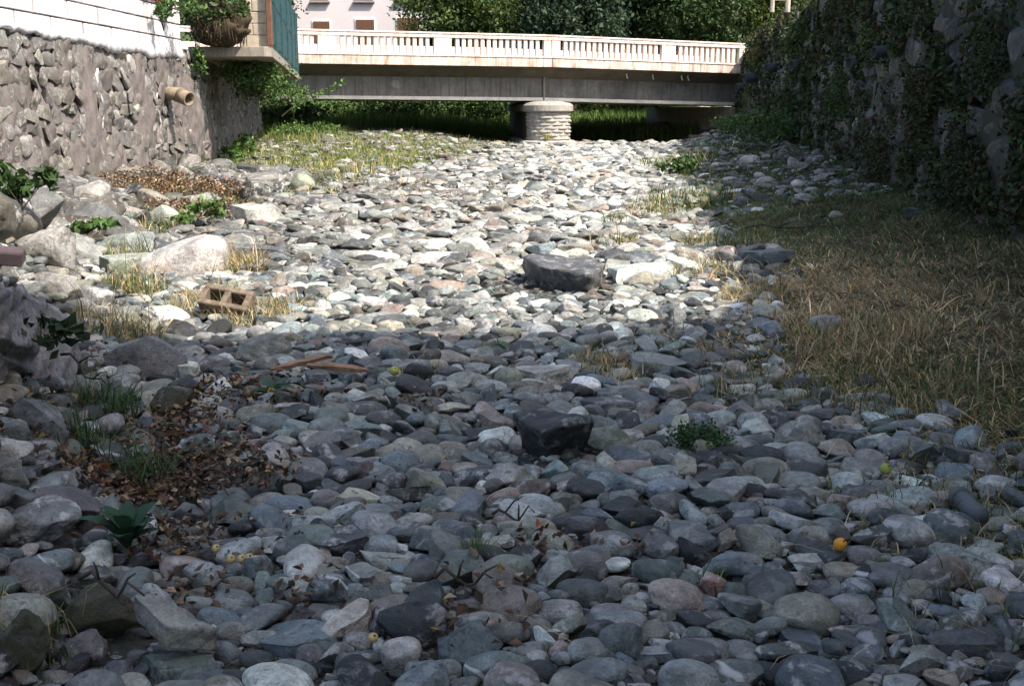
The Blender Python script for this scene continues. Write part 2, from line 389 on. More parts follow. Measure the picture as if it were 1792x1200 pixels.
CAT = '''
F 130 -25 350 100 r r;F 450 45 660 130 t r;F 180 85 330 150 g r;F 530 118 640 190 l a;F 625 160 800 250 g a;F 790 135 945 265 o r
F 900 118 1190 262 L a *pale two-tone boulder behind the black flat-topped boulder;F 1500 68 1790 175 g s;F 1615 165 1792 250 g a;F 460 205 600 280 l r;F 380 275 565 400 g a;F 0 310 230 410 d f;F 20 382 140 450 L r
F 1255 440 1530 625 o a *olive grey chipped boulder touching the right side of the black flat-topped boulder;F 865 485 940 575 l r;F 1210 290 1530 400 d s;F 1520 305 1650 405 p r;F 980 250 1210 340 g a;F 1450 200 1590 275 t r;F 930 225 1010 290 r r
F 155 530 330 640 t r;F 50 515 210 600 b a;F 280 475 500 550 d s;F 620 440 775 540 d a;F 530 415 675 485 d r;F 575 370 710 415 g f;F 700 505 855 625 d r;F 780 575 920 650 g a
F 1030 575 1135 622 w r;F 485 615 580 700 r r;F 570 625 720 710 t r;F 810 640 975 730 o s;F 860 705 1040 810 o a;F 1180 605 1345 765 g a;F 1080 680 1250 770 g f;F 0 600 155 740 p a
F 525 705 655 765 g r;F 580 755 700 815 g r;F 745 760 960 870 r r *tan loaf-shaped cobble lying in front of the black flat-topped boulder;F 1420 620 1550 680 g f;F 1430 695 1560 790 p r;F 1610 565 1760 715 d a;F 1590 710 1690 790 g a;F 1330 750 1425 830 p a
F 1350 810 1590 940 k a;F 1120 785 1250 860 d r;F 1180 845 1270 920 d r;F 875 815 960 880 b r;F 1225 825 1340 900 g a;F 0 805 120 900 p r;F 60 845 305 945 g s;F 400 845 510 940 t a
F 60 900 305 1060 g r;F 460 925 690 1030 b r;F 690 950 810 1045 p r;F 780 905 875 975 r r;F 940 920 1115 985 t r;F 815 970 960 1070 o r;F 1010 970 1155 1040 r r;F 1090 895 1220 985 d r
F 1160 915 1390 1045 k r;F 1610 905 1790 1020 l a;F 1430 975 1740 1060 d s;F 1300 990 1430 1055 g r;F 110 1005 310 1120 g r;F 80 1085 355 1190 L a;F 365 1105 505 1180 b r;F 590 1020 825 1120 t f
F 840 1070 1000 1150 b a;F 1690 705 1790 785 g r;F 1700 805 1790 855 d r;F 1240 1000 1370 1110 k r
G 0 350 75 440 b r;G 675 365 1000 540 o r *large olive grey rounded boulder behind a grass sprig in the shaded foreground;G 1135 345 1385 510 p r;G 1665 375 1790 500 d r;G 150 450 265 560 t r;G 230 510 355 590 l r;G 390 515 580 620 b a;G 0 515 115 600 b f
G 130 570 390 695 t r;G 0 610 130 695 p r;G 175 610 575 890 k P *large charcoal pitted boulder in the centre of the bottom foreground;G 540 590 770 670 r a;G 600 665 890 810 g r v;G 945 510 1080 580 b r;G 1115 495 1390 650 d r;G 1345 500 1460 590 p r
G 1450 510 1550 620 t r;G 850 555 955 630 p r;G 1000 600 1255 730 p r;G 955 570 1050 620 b r;G 900 670 1075 745 g r;G 950 700 1095 790 o r;G 1595 490 1792 590 g r;G 1290 640 1540 730 p f
G 1310 665 1590 780 g f;G 1615 665 1740 715 g f;G 1620 715 1792 790 g f;G 1050 745 1180 820 L f;G 1325 725 1580 935 b r;G 1065 815 1200 900 r a;G 1170 800 1400 950 g r;G 1595 790 1750 860 l a
G 200 805 415 960 L r;G 0 770 160 880 p r;G 635 860 990 1020 G r v;G 350 935 520 1045 b a;G 450 915 620 1020 g f;G 1175 915 1495 1065 g r;G 1460 935 1580 1040 p a;G 1540 895 1655 985 d a
G 1640 955 1792 1045 t a;G 910 920 1130 1050 k r;G 550 1000 720 1070 g r;G 40 870 210 935 d f;G 860 815 1050 910 g r
H 150 40 305 105 d r v;H 515 242 685 330 l r;H 105 360 285 455 l r;H 295 365 470 475 l r;H 35 310 200 395 r r;H 40 275 190 330 d r;H 370 295 540 380 o r;H 400 245 510 305 t r
H 475 365 575 440 d r;H 480 395 800 610 o a *triangular olive grey boulder right of the feathery green plant;H 780 385 950 455 t r;H 945 358 1105 450 w a;H 1085 402 1275 490 p r;H 1035 490 1310 615 g r;H 1295 480 1475 545 p f;H 1640 515 1792 605 d r
H 895 170 1015 290 k a;H 630 205 770 280 k r;H 1010 265 1160 340 g a;H 30 505 180 640 t a;H 310 600 565 745 o r;H 215 700 435 800 l r;H 50 625 195 715 g a;H 200 625 305 700 d r
H 610 590 760 660 g r;H 760 620 895 705 o a;H 1535 692 1765 805 l r;H 935 815 1195 900 l r;H 945 725 1145 810 g r;H 1085 790 1340 860 l f;H 1110 705 1290 770 w a;H 755 785 935 890 r a
H 595 750 790 860 o r;H 215 840 410 920 b r;H 415 810 545 885 g r;H 340 810 415 870 r r;H 485 715 545 760 w r;H 475 760 605 825 g r;H 100 860 215 915 t r;H 240 915 400 980 d r
H 280 950 500 1060 o f;H 370 970 555 1090 g r;H 550 945 780 1100 g a v;H 680 915 860 1000 g f;H 710 1055 830 1110 o r;H 860 1065 1065 1170 p r;H 555 1100 760 1190 L a;H 200 1105 435 1190 p r
H 1415 870 1530 940 b a;H 1560 910 1765 990 g r;H 1095 905 1200 955 l r
I 35 420 155 515 l r;I 90 465 245 610 R r *brick-red oblong stone leaning among grey cobbles in the shaded foreground;I 310 430 460 565 d a;I 420 400 545 475 b r;I 745 405 935 505 t r;I 950 415 1270 555 d r;I 1285 320 1640 540 g a *large grey angular slab with frosted patches at the right of the foreground;I 1500 290 1705 400 l a
I 1105 490 1310 595 t r;I 835 485 1015 600 b f;I 1255 540 1355 600 p r;I 1360 545 1470 630 l a;I 640 495 780 555 d r;I 760 575 1015 690 p r;I 475 575 820 800 t r *big rounded brown boulder standing tallest in the right foreground;I 290 575 520 690 o a
I 125 690 410 820 G a;I 1030 605 1190 690 b r;I 1195 595 1350 665 r r;I 1265 640 1450 685 b f;I 1430 640 1555 710 p r;I 1530 535 1700 650 t r;I 815 680 880 750 b r;I 915 675 1060 760 g r
I 830 735 990 790 G f;I 1265 700 1660 910 d a *large dark boulder with a white crusted top at lower right;I 1130 750 1270 880 g a;I 1205 695 1360 770 g r;I 15 810 250 905 p r;I 0 740 160 840 G r;I 360 815 730 955 d a w;I 880 830 1060 920 b r
I 550 920 780 985 t r;I 90 915 440 1060 G r v;I 760 925 990 1060 k a w;I 600 980 725 1040 b f;I 1380 870 1500 955 t a;I 1490 895 1590 960 r r;I 1010 925 1210 1045 p a;I 820 890 1020 985 G r
I 0 955 80 1045 t a;I 1645 690 1792 770 p a;I 1735 740 1810 860 p r;I 1595 915 1800 1060 k a;I 1080 800 1180 905 g a;I 100 650 260 720 g f
D 0 85 235 340 d P;D 215 105 370 215 g r;D 420 105 590 220 b r;D 590 85 990 370 g a *triangular grey rock with one smooth sunless face at left;D 330 185 470 320 g a;D 565 295 720 420 l r;D 0 330 220 390 g f;D 235 310 560 420 g f
D 0 400 400 700 g r *broad flat-topped grey boulder at the left edge below the pitted rock;D 1210 75 1540 270 p a *purple-tinged angular boulder left of the splintered boards;D 870 130 1060 190 b s;D 1110 245 1215 300 b s;D 870 20 1080 140 k a;D 1055 315 1165 380 g r;D 1310 490 1550 610 G r;D 1420 575 1550 650 g r
D 1560 495 1680 570 k s;D 1590 590 1792 735 g a;D 1550 455 1700 540 g r;D 690 490 855 650 b r;D 790 530 985 640 M r;D 880 600 1165 750 G a w;D 770 360 1010 570 M a;D 630 435 740 520 b a
D 410 650 720 860 d a w *dark blocky boulder with a pale top among the fallen leaves;D 270 765 480 910 l a;D 80 710 185 780 g r;D 0 780 160 950 p r;D 110 880 545 1100 p r;D 0 950 410 1195 l r w *large lichen-blotched boulder at the left edge of the foreground;D 415 1000 560 1180 p r;D 865 945 1085 1135 p a *light mauve pointed stone right of the dock plant
D 1070 970 1410 1120 G r;D 1380 925 1645 1030 b r;D 1480 1030 1700 1110 l r;D 1490 1075 1792 1215 G r;D 1410 725 1580 835 t a;D 1230 625 1410 700 r f;D 1240 660 1320 720 b r;D 1505 665 1590 735 g r
D 1615 890 1790 1010 p r;D 1690 390 1792 470 g r
E 0 395 370 640 g r w;E 300 510 770 860 M r *big moss-covered brown boulder at lower left;E 805 790 1045 880 g s;E 690 900 1130 1020 G s;E 505 415 710 560 p r;E 940 290 1175 415 G a;E 1080 285 1310 365 G r;E 1040 420 1180 490 g r
E 1165 400 1295 480 g r;E 1140 475 1330 595 t r;E 955 520 1180 625 t r;E 960 588 1130 645 w f;E 1385 465 1535 560 G r;E 1430 285 1650 425 d r;E 1310 215 1510 330 g r;E 1050 230 1230 300 r r
E 840 308 930 375 w a;E 1590 420 1792 550 o a;E 1210 640 1350 740 b r;E 1330 635 1500 715 p r;E 1120 715 1290 830 L r;E 1370 725 1792 890 b s;E 1545 830 1700 950 p r;E 1115 820 1265 940 g r
E 1250 865 1430 965 d r;E 1390 930 1660 1020 g r;E 1125 960 1290 1045 d r;E 1245 960 1405 1045 r r;E 900 955 1210 1055 b s;E 525 910 690 1010 b r;E 670 850 800 925 g r;E 335 755 555 975 p a
E 190 965 390 1050 p r;E 410 975 580 1050 t r;E 570 980 700 1050 p r;E -20 660 260 1050 M r *very dark mossy boulder in the lower left corner
A 190 120 410 260 o r;A 410 140 540 210 o r;A 95 205 310 290 l f;A 0 260 200 370 g r;A 70 320 400 560 l P *pitted pale rock full of dark hollows near the left edge;A 340 340 545 530 l r;A 520 310 800 480 l a;A 560 180 760 270 l a
A 770 180 940 320 l a;A 720 365 1190 610 L r *big smooth pale buff boulder in the sunlit left bank;A 530 440 790 590 l s;A 180 540 430 720 L P;A 420 600 620 740 l a;A 330 665 510 800 l P;A 0 475 170 540 G r
A 545 725 730 830 L a;A 730 705 985 835 w a;A 920 555 1030 640 l a;A 1210 180 1505 300 L s *long pale boulder beside the fallen leaves by the left wall;A 1290 125 1380 200 M r;A 1160 400 1490 470 b s;A 1290 245 1400 305 L a;A 1520 20 1645 130 o r
A 1415 600 1545 675 r r;A 1640 610 1740 670 t r;A 1440 690 1530 745 t r;A 1380 800 1505 830 w f;A 1680 790 1792 870 t r
B 1120 595 1310 665 t a;B 420 630 530 710 w r;B 320 700 430 805 r r;B 440 780 640 865 r r;B 600 560 765 650 L r;B 1400 690 1792 790 w s;B 1465 740 1620 840 t a;B 1620 780 1792 855 b s
B 1115 890 1290 985 L a;B 1470 930 1645 1020 w r;B 1625 895 1775 985 b a;B 1370 885 1490 965 w a;B 310 875 455 950 g r;B 180 905 320 985 r a;B 65 865 205 920 w r;B 150 970 395 1065 d s
B 395 980 515 1060 g r;B 720 1085 895 1150 t s;B 1130 1030 1270 1100 l r
C 250 570 460 640 b s *pale blue-grey flat slab at the edge of the dry grass;C 540 845 690 930 o r *olive grey boulder sitting in the dry grass;C 355 915 450 980 k a;C 120 895 210 955 t a;C 205 960 310 1005 g a;C 460 275 525 325 L r;C 315 265 395 325 t r;C 245 175 330 225 L r
C 620 408 680 450 o r;C 920 395 1040 450 d a;C 1085 300 1200 370 o a;C 150 790 300 850 w a;C 0 755 120 810 b f
'''
LAND = [((963, 755), 'black flat-topped boulder'), ((988, 465), 'dark slab in the sunlit channel'), ((1470, 952), 'orange fruit'), ((1550, 820), 'green apple'),
        ((1248, 1030), 'brick-red stone'), ((1225, 775), 'feathery green plant'), ((460, 612), 'purple angular boulder'), ((570, 640), 'splintered boards'),
        ((400, 528), 'hollow concrete block'), ((220, 930), 'dock plant'), ((320, 460), 'big pale buff boulder'), ((963, 220), 'bridge pier'),
        ((320, 1080), 'long grey kerb slab'), ((727, 1100), 'charcoal pitted boulder'), ((1410, 1080), 'big brown boulder'), ((1680, 1110), 'white-topped dark boulder'),
        ((1405, 768), 'triangular olive boulder'), ((835, 965), 'green grass sprig'), ((490, 680), 'yellow-flowered seedling'), ((1690, 885), 'grey pipe stub'),
        ((60, 540), 'pale tilted slab'), ((180, 1080), 'big mossy boulder'), ((435, 975), 'fallen yellow plums'), ((690, 650), 'yellowish apple'),
        ((270, 635), 'triangular grey rock'), ((945, 660), 'pale two-tone boulder'), ((1475, 572), 'boulder in the dry grass'), ((1340, 450), 'pale blue-grey slab')]
USED = set()
def desat(c, k=.6):
    c = np.asarray(c, float); l = c.mean(-1, keepdims=True); return (l+(c-l)*k)*np.array([.96, 1.035, .985])
def auto_label(cx, cy, w, colw, shapew, noun):
    size = 'small' if w < 48 else ('' if w < 85 else 'large')
    ds = sorted(((math.hypot(cx-l[0][0], (cy-l[0][1])*1.3), l) for l in LAND), key=lambda a: a[0])
    ds = [d for d in ds if d[0] > 18]
    def rel(l):
        dx, dy = cx-l[0][0], (cy-l[0][1])*1.3
        a = math.degrees(math.atan2(dy, dx)) % 360
        return ['right of', 'in front and right of', 'in front of', 'in front and left of', 'left of', 'behind and left of', 'behind', 'behind and right of'][int((a+22.5)//45) % 8]
    for k in range(4):
        d, l = ds[k]
        dist = 'close ' if d < 75 else ('' if d < 190 else 'well ')
        s = ' '.join(f"{size} {colw} {shapew} {noun} {dist}{rel(l)} the {l[1]}".split())
        if len(s.split()) > 16: s = s.replace(size+' ', '', 1)
        if s not in USED: USED.add(s); return s, None
        s2 = ' '.join(f"{colw} {shapew} {noun} between the {ds[0][1]} and the {ds[k+1][1]}".split())
        if len(s2.split()) <= 16 and s2 not in USED: USED.add(s2); return s2, None
    return s, 'alike stones in the river bed'
FOOT = []      # footprints x, y, r
SHW = {'r': 'rounded', 'f': 'flattened', 'a': 'angular', 's': 'slab-like', 'P': 'pitted'}
cnt = {k: 0 for k in PROTO}; SRC = {k: {} for k in PROTO}
def place_box(x0, y0, x1, y1, col, shp, flags='', label=None):
    cx, cy, w, h = (x0+x1)/2, (y0+y1)/2, x1-x0, y1-y0
    p, t = at(cx, cy+h*.18)
    mpp = t/FPX; W_ = w*mpp; th = math.atan2(CAMZ-p[2], p[1])
    hh = h*mpp/2; ly = W_/2*(.72 if shp != 's' else .85)
    ly = min(ly, .95*hh/max(math.sin(th), .05))
    hz = math.sqrt(max(hh*hh-(ly*math.sin(th))**2, (.2*W_/2)**2))/math.cos(th)
    hz = max(hz, .2*W_) if shp != 's' else max(hz, .12*W_)
    hz *= 1.12
    q, t = at(cx, cy, lift=hz*.42)
    big = w > 110 or h > 75 or label
    name = {'r': 'cobble', 'f': 'cobble', 'a': 'angular_stone', 's': 'stone_slab', 'P': 'pitted_rock'}[shp]
    if big and shp in 'ra': name = 'boulder'
    cnt[shp] += 1; me = PROTO[shp][cnt[shp] % len(PROTO[shp])]
    mossy = col == 'M'
    if label or w > 95 or (x0 < 420 and w > 50):
        V, F = rock('b' if (shp == 'a' or (shp == 'r' and x0 < 460 and x0+y0*.3 < 640 and not (240 < x0 < 250))) else shp, 5000+int(x0*7+y0), 5 if w > 80 else 4); me = mesh_np(name, V, F, MOSSY if mossy else STONE, None, True)
    elif mossy:
        me = me.copy(); me.materials.clear(); me.materials.append(MOSSY)
    o = link(bpy.data.objects.new(name, me)); o.location = q
    if not (label or w > 95 or mossy or (x0 < 420 and w > 50)): SRC[shp][cnt[shp] % len(PROTO[shp])] = o
    rot = math.radians(random.choice((0, 180))+random.uniform(-14, 14)); tilt = math.radians(random.uniform(-9, 9)), math.radians(random.uniform(-9, 9))
    o.rotation_euler = (tilt[0], tilt[1], rot); o.scale = (W_/2*1.03, ly, hz)
    tint, word = PAL[col]; tint = desat(tint)
    j = np.array([random.uniform(.88, 1.12)]*3)*np.array([random.uniform(.95, 1.05) for _ in range(3)])
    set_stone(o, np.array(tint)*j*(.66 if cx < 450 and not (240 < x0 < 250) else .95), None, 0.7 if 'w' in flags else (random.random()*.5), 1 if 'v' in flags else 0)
    grp = None
    if label is None: label, grp = auto_label(cx, cy, w, word, SHW[shp], 'boulder' if big and shp in 'ra' else 'stone')
    tag(o, label, 'boulder' if name == 'boulder' else ('slab' if shp == 's' else 'stone'), grp)
    FOOT.append((q[0], q[1]+0, W_/2*.8, ly*.9))
    return o
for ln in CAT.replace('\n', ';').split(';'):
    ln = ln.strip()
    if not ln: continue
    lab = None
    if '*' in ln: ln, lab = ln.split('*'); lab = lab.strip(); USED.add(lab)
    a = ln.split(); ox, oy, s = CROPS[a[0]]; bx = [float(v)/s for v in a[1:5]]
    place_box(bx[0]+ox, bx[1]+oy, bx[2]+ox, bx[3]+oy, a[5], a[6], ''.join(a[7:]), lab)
for k in PROTO:          # any shape not yet used by a placed stone
    for i, me in enumerate(PROTO[k]):
        if i not in SRC[k]: SRC[k][i] = None

# two special boulders drawn from their outlines
def prism_rock(name, top, drop, mat, seed, undercut=.12, back=0):
    """top: outline [(x,y,z)...] of the upper face; walls fall to the ground, chipped and rough"""
    r = random.Random(seed); bm = bmesh.new(); n = len(top)
    c = Vector((0, 0, 0))
    for p in top: c += Vector(p)
    c /= n
    lev = []
    for f in (0, .5, 1):
        lev.append([bm.verts.new(((Vector(p)-c)*(1-undercut*f)).to_tuple() + Vector((0,0,0)).to_tuple() if False else
                   (c.x+(p[0]-c.x)*(1-undercut*f), c.y+(p[1]-c.y)*(1-undercut*f)+back*f, p[2]-drop*f)) for p in top])
    bm.faces.new(lev[0]); bm.faces.new(lev[2][::-1])
    for a in range(2):
        for i in range(n): bm.faces.new((lev[a][i], lev[a+1][i], lev[a+1][(i+1) % n], lev[a][(i+1) % n]))
    bmesh.ops.triangulate(bm, faces=bm.faces)
    bmesh.ops.subdivide_edges(bm, edges=bm.edges, cuts=5, use_grid_fill=True)
    bmesh.ops.recalc_face_normals(bm, faces=bm.faces)
    P = np.array([v.co[:] for v in bm.verts]); rg = np.random.default_rng(seed)
    size = (P.max(0)-P.min(0)).max()
    d = .02*size*wnoise(P/size, rg, 9)+.014*size*np.abs(wnoise(P/size, rg, 22))+.008*size*wnoise(P/size, rg, 60)
    bm.normal_update()
    for v, k in zip(bm.verts, d): v.co += v.normal*float(k)
    bmesh.ops.smooth_vert(bm, verts=bm.verts, factor=.15, use_axis_x=True, use_axis_y=True, use_axis_z=True)
    for f in bm.faces: f.smooth = True
    me = bpy.data.meshes.new(name)
    for v in bm.verts: v.co -= c
    bm.to_mesh(me); bm.free(); me.materials.append(mat)
    o = link(bpy.data.objects.new(name, me)); o.location = c; return o
def gp(px, py, lift): return at(px, py, lift)[0]
top = [gp(897, 722, .17), gp(922, 744, .14), gp(952, 757, .13), gp(975, 748, .145), gp(1003, 745, .14), gp(1040, 738, .15), gp(1032, 727, .17), gp(985, 722, .16), gp(945, 717, .17)]
o = prism_rock('boulder', top, .16, STONE, 3, .3, .09); set_stone(o, (.034, .038, .039), .3, 0.3, 0)
tag(o, 'black flat-topped boulder with an undercut dark face in mid river bed', 'boulder'); FOOT.append((o.location.x, o.location.y, .2, .16))
top = [gp(920, 452, .17), gp(948, 468, .17), gp(990, 473, .17), gp(1030, 482, .15), gp(1058, 463, .15), gp(1045, 454, .17), gp(1000, 447, .18), gp(950, 441, .19)]
o = prism_rock('boulder', top, .19, STONE, 5, .12, .08); set_stone(o, (.07, .074, .078), .6, .3, 0)
tag(o, 'flat dark grey slab boulder in the middle of the sunlit channel', 'boulder'); FOOT.append((o.location.x, o.location.y, .5, .4))
top = [gp(232, 1040, .14), gp(290, 1096, .12), gp(378, 1098, .1), gp(350, 1085, .1), gp(262, 1038, .14)]
o = prism_rock('kerb_slab', top, .055, STONE, 8, .03); set_stone(o, (.24, .235, .2), .8, .15, 0)
tag(o, 'long grey kerb slab lying askew against the mossy boulder at lower left', 'slab'); FOOT.append((o.location.x, o.location.y, .16, .12))

top = [gp(-30, 500, .42), gp(0, 485, .48), gp(30, 497, .45), gp(84, 531, .32), gp(134, 572, .2), gp(112, 594, .17), gp(50, 578, .22), gp(-30, 560, .28)]
o = prism_rock('stone_slab', top, .22, STONE, 9, .02); set_stone(o, (.27, .265, .27), .4, .25, 0)
tag(o, 'wide pale grey slab tilted down to the right at the left edge', 'slab')
# ---- geometry-node scatter of the uncounted stones (they borrow the meshes of the placed ones)
def scatter(name, pts, rot, scl, kind, tint, seed, pale, vein, parent=None, kinds='rfas'):
    me = bpy.data.meshes.new(name); n = len(pts); me.vertices.add(n); me.vertices.foreach_set('co', np.asarray(pts, np.float32).ravel())
    def A(nm, t, arr):
        a = me.attributes.new(nm, t, 'POINT'); a.data.foreach_set('vector' if t == 'FLOAT_VECTOR' else 'value', np.asarray(arr, np.float32 if 'FLOAT' in t else np.int32).ravel())
    A('rot', 'FLOAT_VECTOR', rot); A('scl', 'FLOAT_VECTOR', scl); A('kind_id', 'INT', kind); A('pick', 'INT', rng.integers(0, 1000, n))
    A('tint', 'FLOAT_VECTOR', tint); A('seed', 'FLOAT', seed); A('pale', 'FLOAT', pale); A('vein', 'FLOAT', vein)
    o = link(bpy.data.objects.new(name, me), parent); o['kind'] = 'stuff'
    gt = bpy.data.node_groups.new(name+'_scatter', 'GeometryNodeTree')
    gt.interface.new_socket('Geometry', in_out='INPUT', socket_type='NodeSocketGeometry'); gt.interface.new_socket('Geometry', in_out='OUTPUT', socket_type='NodeSocketGeometry')
    N = gt.nodes.new; L = gt.links.new; gi = N('NodeGroupInput'); go = N('NodeGroupOutput'); J = N('GeometryNodeJoinGeometry')
    def na(nm, t):
        x = N('GeometryNodeInputNamedAttribute'); x.data_type = t; x.inputs['Name'].default_value = nm; return x.outputs['Attribute']
    e2r = N('FunctionNodeEulerToRotation'); L(na('rot', 'FLOAT_VECTOR'), e2r.inputs[0])
    for ki, k in enumerate(kinds):
        jj = N('GeometryNodeJoinGeometry'); c = 0
        for i, src in SRC[k].items():
            if src is None: continue
            oi = N('GeometryNodeObjectInfo'); oi.inputs['Object'].default_value = src; oi.transform_space = 'ORIGINAL'; oi.inputs['As Instance'].default_value = False
            g2 = N('GeometryNodeGeometryToInstance'); L(oi.outputs['Geometry'], g2.inputs[0]); L(g2.outputs[0], jj.inputs[0]); c += 1
        if not c: continue
        iop = N('GeometryNodeInstanceOnPoints'); L(gi.outputs[0], iop.inputs['Points']); L(jj.outputs[0], iop.inputs['Instance'])
        iop.inputs['Pick Instance'].default_value = True
        cmp_ = N('FunctionNodeCompare'); cmp_.data_type = 'INT'; cmp_.operation = 'EQUAL'; L(na('kind_id', 'INT'), cmp_.inputs[2]); cmp_.inputs[3].default_value = ki
        L(cmp_.outputs[0], iop.inputs['Selection']); L(na('pick', 'INT'), iop.inputs['Instance Index'])
        L(e2r.outputs[0], iop.inputs['Rotation']); L(na('scl', 'FLOAT_VECTOR'), iop.inputs['Scale']); L(iop.outputs[0], J.inputs[0])
    L(J.outputs[0], go.inputs[0])
    md = o.modifiers.new('scatter', 'NODES'); md.node_group = gt
    return o
def palette(n, keys, w):
    w = np.array(w, float); w /= w.sum(); c = desat(np.array([PAL[k][0] for k in keys])[rng.choice(len(keys), n, p=w)])
    return c*.9*np.exp(rng.normal(-.08, .36, (n, 1))).clip(.35, 1.7)*rng.uniform(.97, 1.03, (n, 3))

# ------------------------------------------------------------------ river-bed fill
for px, py, r in ((300, 335, 1.25), (360, 385, .9), (245, 312, .9), (330, 350, 1.2), (260, 850, .2), (400, 850, .22), (330, 800, .2), (250, 890, .14), (300, 760, .14)):
    p_, _ = at(px, py); FOOT.append((p_[0], p_[1], r*.8, r*.7))
fp = np.array(FOOT)
def dart(n, ylo, yhi, rfun, over, xr, skip=None, usefoot=True):
    """dart throwing with radius-dependent spacing"""
    cell = .25; grid = {}; out = []
    ys = ylo+(yhi-ylo)*rng.random(n); u = rng.random(n); rr = rfun(ys, n)
    order = np.argsort(-rr)
    for i in order:
        y = ys[i]; a, b = xr(y); x = a+(b-a)*u[i]; r = rr[i]
        if usefoot and (((fp[:, 0]-x)/(fp[:, 2]+r*.55))**2+((fp[:, 1]-y)/(fp[:, 3]+r*.55))**2 < 1).any(): continue
        if skip is not None and rng.random() < skip(x, y): continue
        ci, cj = int(x//cell), int(y//cell); ok = True
        for a_ in range(ci-1, ci+2):
            for b_ in range(cj-1, cj+2):
                for (X, Y, R) in grid.get((a_, b_), ()):
                    if (X-x)**2+(Y-y)**2 < ((R+r)*over)**2: ok = False; break
                if not ok: break
            if not ok: break
        if ok: grid.setdefault((ci, cj), []).append((x, y, r)); out.append((x, y, r))
    return np.array(out)
def xr_bed(y):
    fx = .5*y+.5
    return max(float(xl(y))+.05, -fx), min(float(xw(y))-.05, fx)
def thin(x, y):
    gr = float(grassiness(x, y))
    if y > 46.5: return .8
    return gr*((1.0 if x > lerp(y, XB)+.3 and y < 13 else .84) if x > 0 else .93)
def r_near(ys, n): return np.exp(rng.normal(math.log(.031), .5, n)).clip(.012, .068)
def r_far(ys, n): return np.exp(rng.normal(math.log(.029), .65, n)).clip(.015, .13)*np.interp(ys, [8, 25, 45], [.95, 1.2, 1.7])
near = dart(46000, 1.7, 8.5, r_near, .78, xr_bed, thin)
far = dart(200000, 8.5, 46, r_far, .74, xr_bed, thin)
print('bed stones', len(near), len(far))
def bed(name, P, keys, w, sink=.25):
    n = len(P); x, y, r = P.T; kind = rng.choice(4, n, p=[.1, .05, .7, .15] if 'rubble' in name else [.3, .16, .4, .14])
    asp = rng.uniform(.62, .95, n); fl = np.where(kind == 3, rng.uniform(.25, .4, n), np.where(kind == 1, rng.uniform(.35, .5, n), rng.uniform(.42, .68, n)))
    scl = np.stack([r*1.18, r*asp*1.1, r*fl], 1)
    if name == 'channel_stones': scl[:, 2] *= .8
    if 'rubble' in name: scl[:, 2] = r*rng.uniform(.5, .9, n)
    z = g(x, y)+scl[:, 2]*(1-sink)*.7+rng.random(n)*.018
    rot = np.stack([rng.normal(0, .2, n), rng.normal(0, .2, n), rng.random(n)*6.28], 1)
    tt = palette(n, keys, w)
    if name in ('small_pebbles', 'river_grit'): tt = tt*.62; z = z-.012  # gap shade between cobbles put into the tint of pebbles and grit
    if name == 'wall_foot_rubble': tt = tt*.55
    if name == 'channel_stones': tt = tt*(.5+.55*np.exp(-((x-np.interp(y, [8, 20, 44], [.4, 1.2, 3.4]))/np.interp(y, [8, 44], [1.7, 3.0]))**2))[:, None]   # sunlight painted into the tint: bright in mid channel, darker towards the banks
    return scatter(name, np.stack([x, y, z], 1), rot, scl, kind, tt, rng.random(n), rng.random(n)*.6, (rng.random(n) < .04)*1.)
bed('river_cobbles', near, 'gdkblwtrpoGL', [16, 18, 10, 14, 12, 5, 10, 5, 6, 9, 10, 5])
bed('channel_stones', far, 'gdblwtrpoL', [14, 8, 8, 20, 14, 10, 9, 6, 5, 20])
# a lower layer that closes the gaps, and grit
def r_peb(ys, n): return np.exp(rng.normal(math.log(.02), .35, n)).clip(.008, .04)*np.interp(ys, [2, 9, 30], [.85, 1.5, 2.6])
peb = dart(30000, 1.7, 14, r_peb, .8, xr_bed, thin, False)
print('pebbles', len(peb))
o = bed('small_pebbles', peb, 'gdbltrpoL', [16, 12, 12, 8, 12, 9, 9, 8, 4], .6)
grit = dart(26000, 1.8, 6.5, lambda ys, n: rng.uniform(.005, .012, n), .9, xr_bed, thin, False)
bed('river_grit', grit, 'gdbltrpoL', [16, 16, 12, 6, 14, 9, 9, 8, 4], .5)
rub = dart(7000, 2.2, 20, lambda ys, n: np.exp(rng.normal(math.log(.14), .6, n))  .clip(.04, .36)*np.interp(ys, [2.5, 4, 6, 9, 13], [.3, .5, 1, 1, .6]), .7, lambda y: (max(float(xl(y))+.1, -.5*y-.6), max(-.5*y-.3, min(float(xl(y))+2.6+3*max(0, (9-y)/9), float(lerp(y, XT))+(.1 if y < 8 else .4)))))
o = bed('wall_foot_rubble', rub, 'oLptgd', [14, 10, 14, 12, 22, 8], .3)

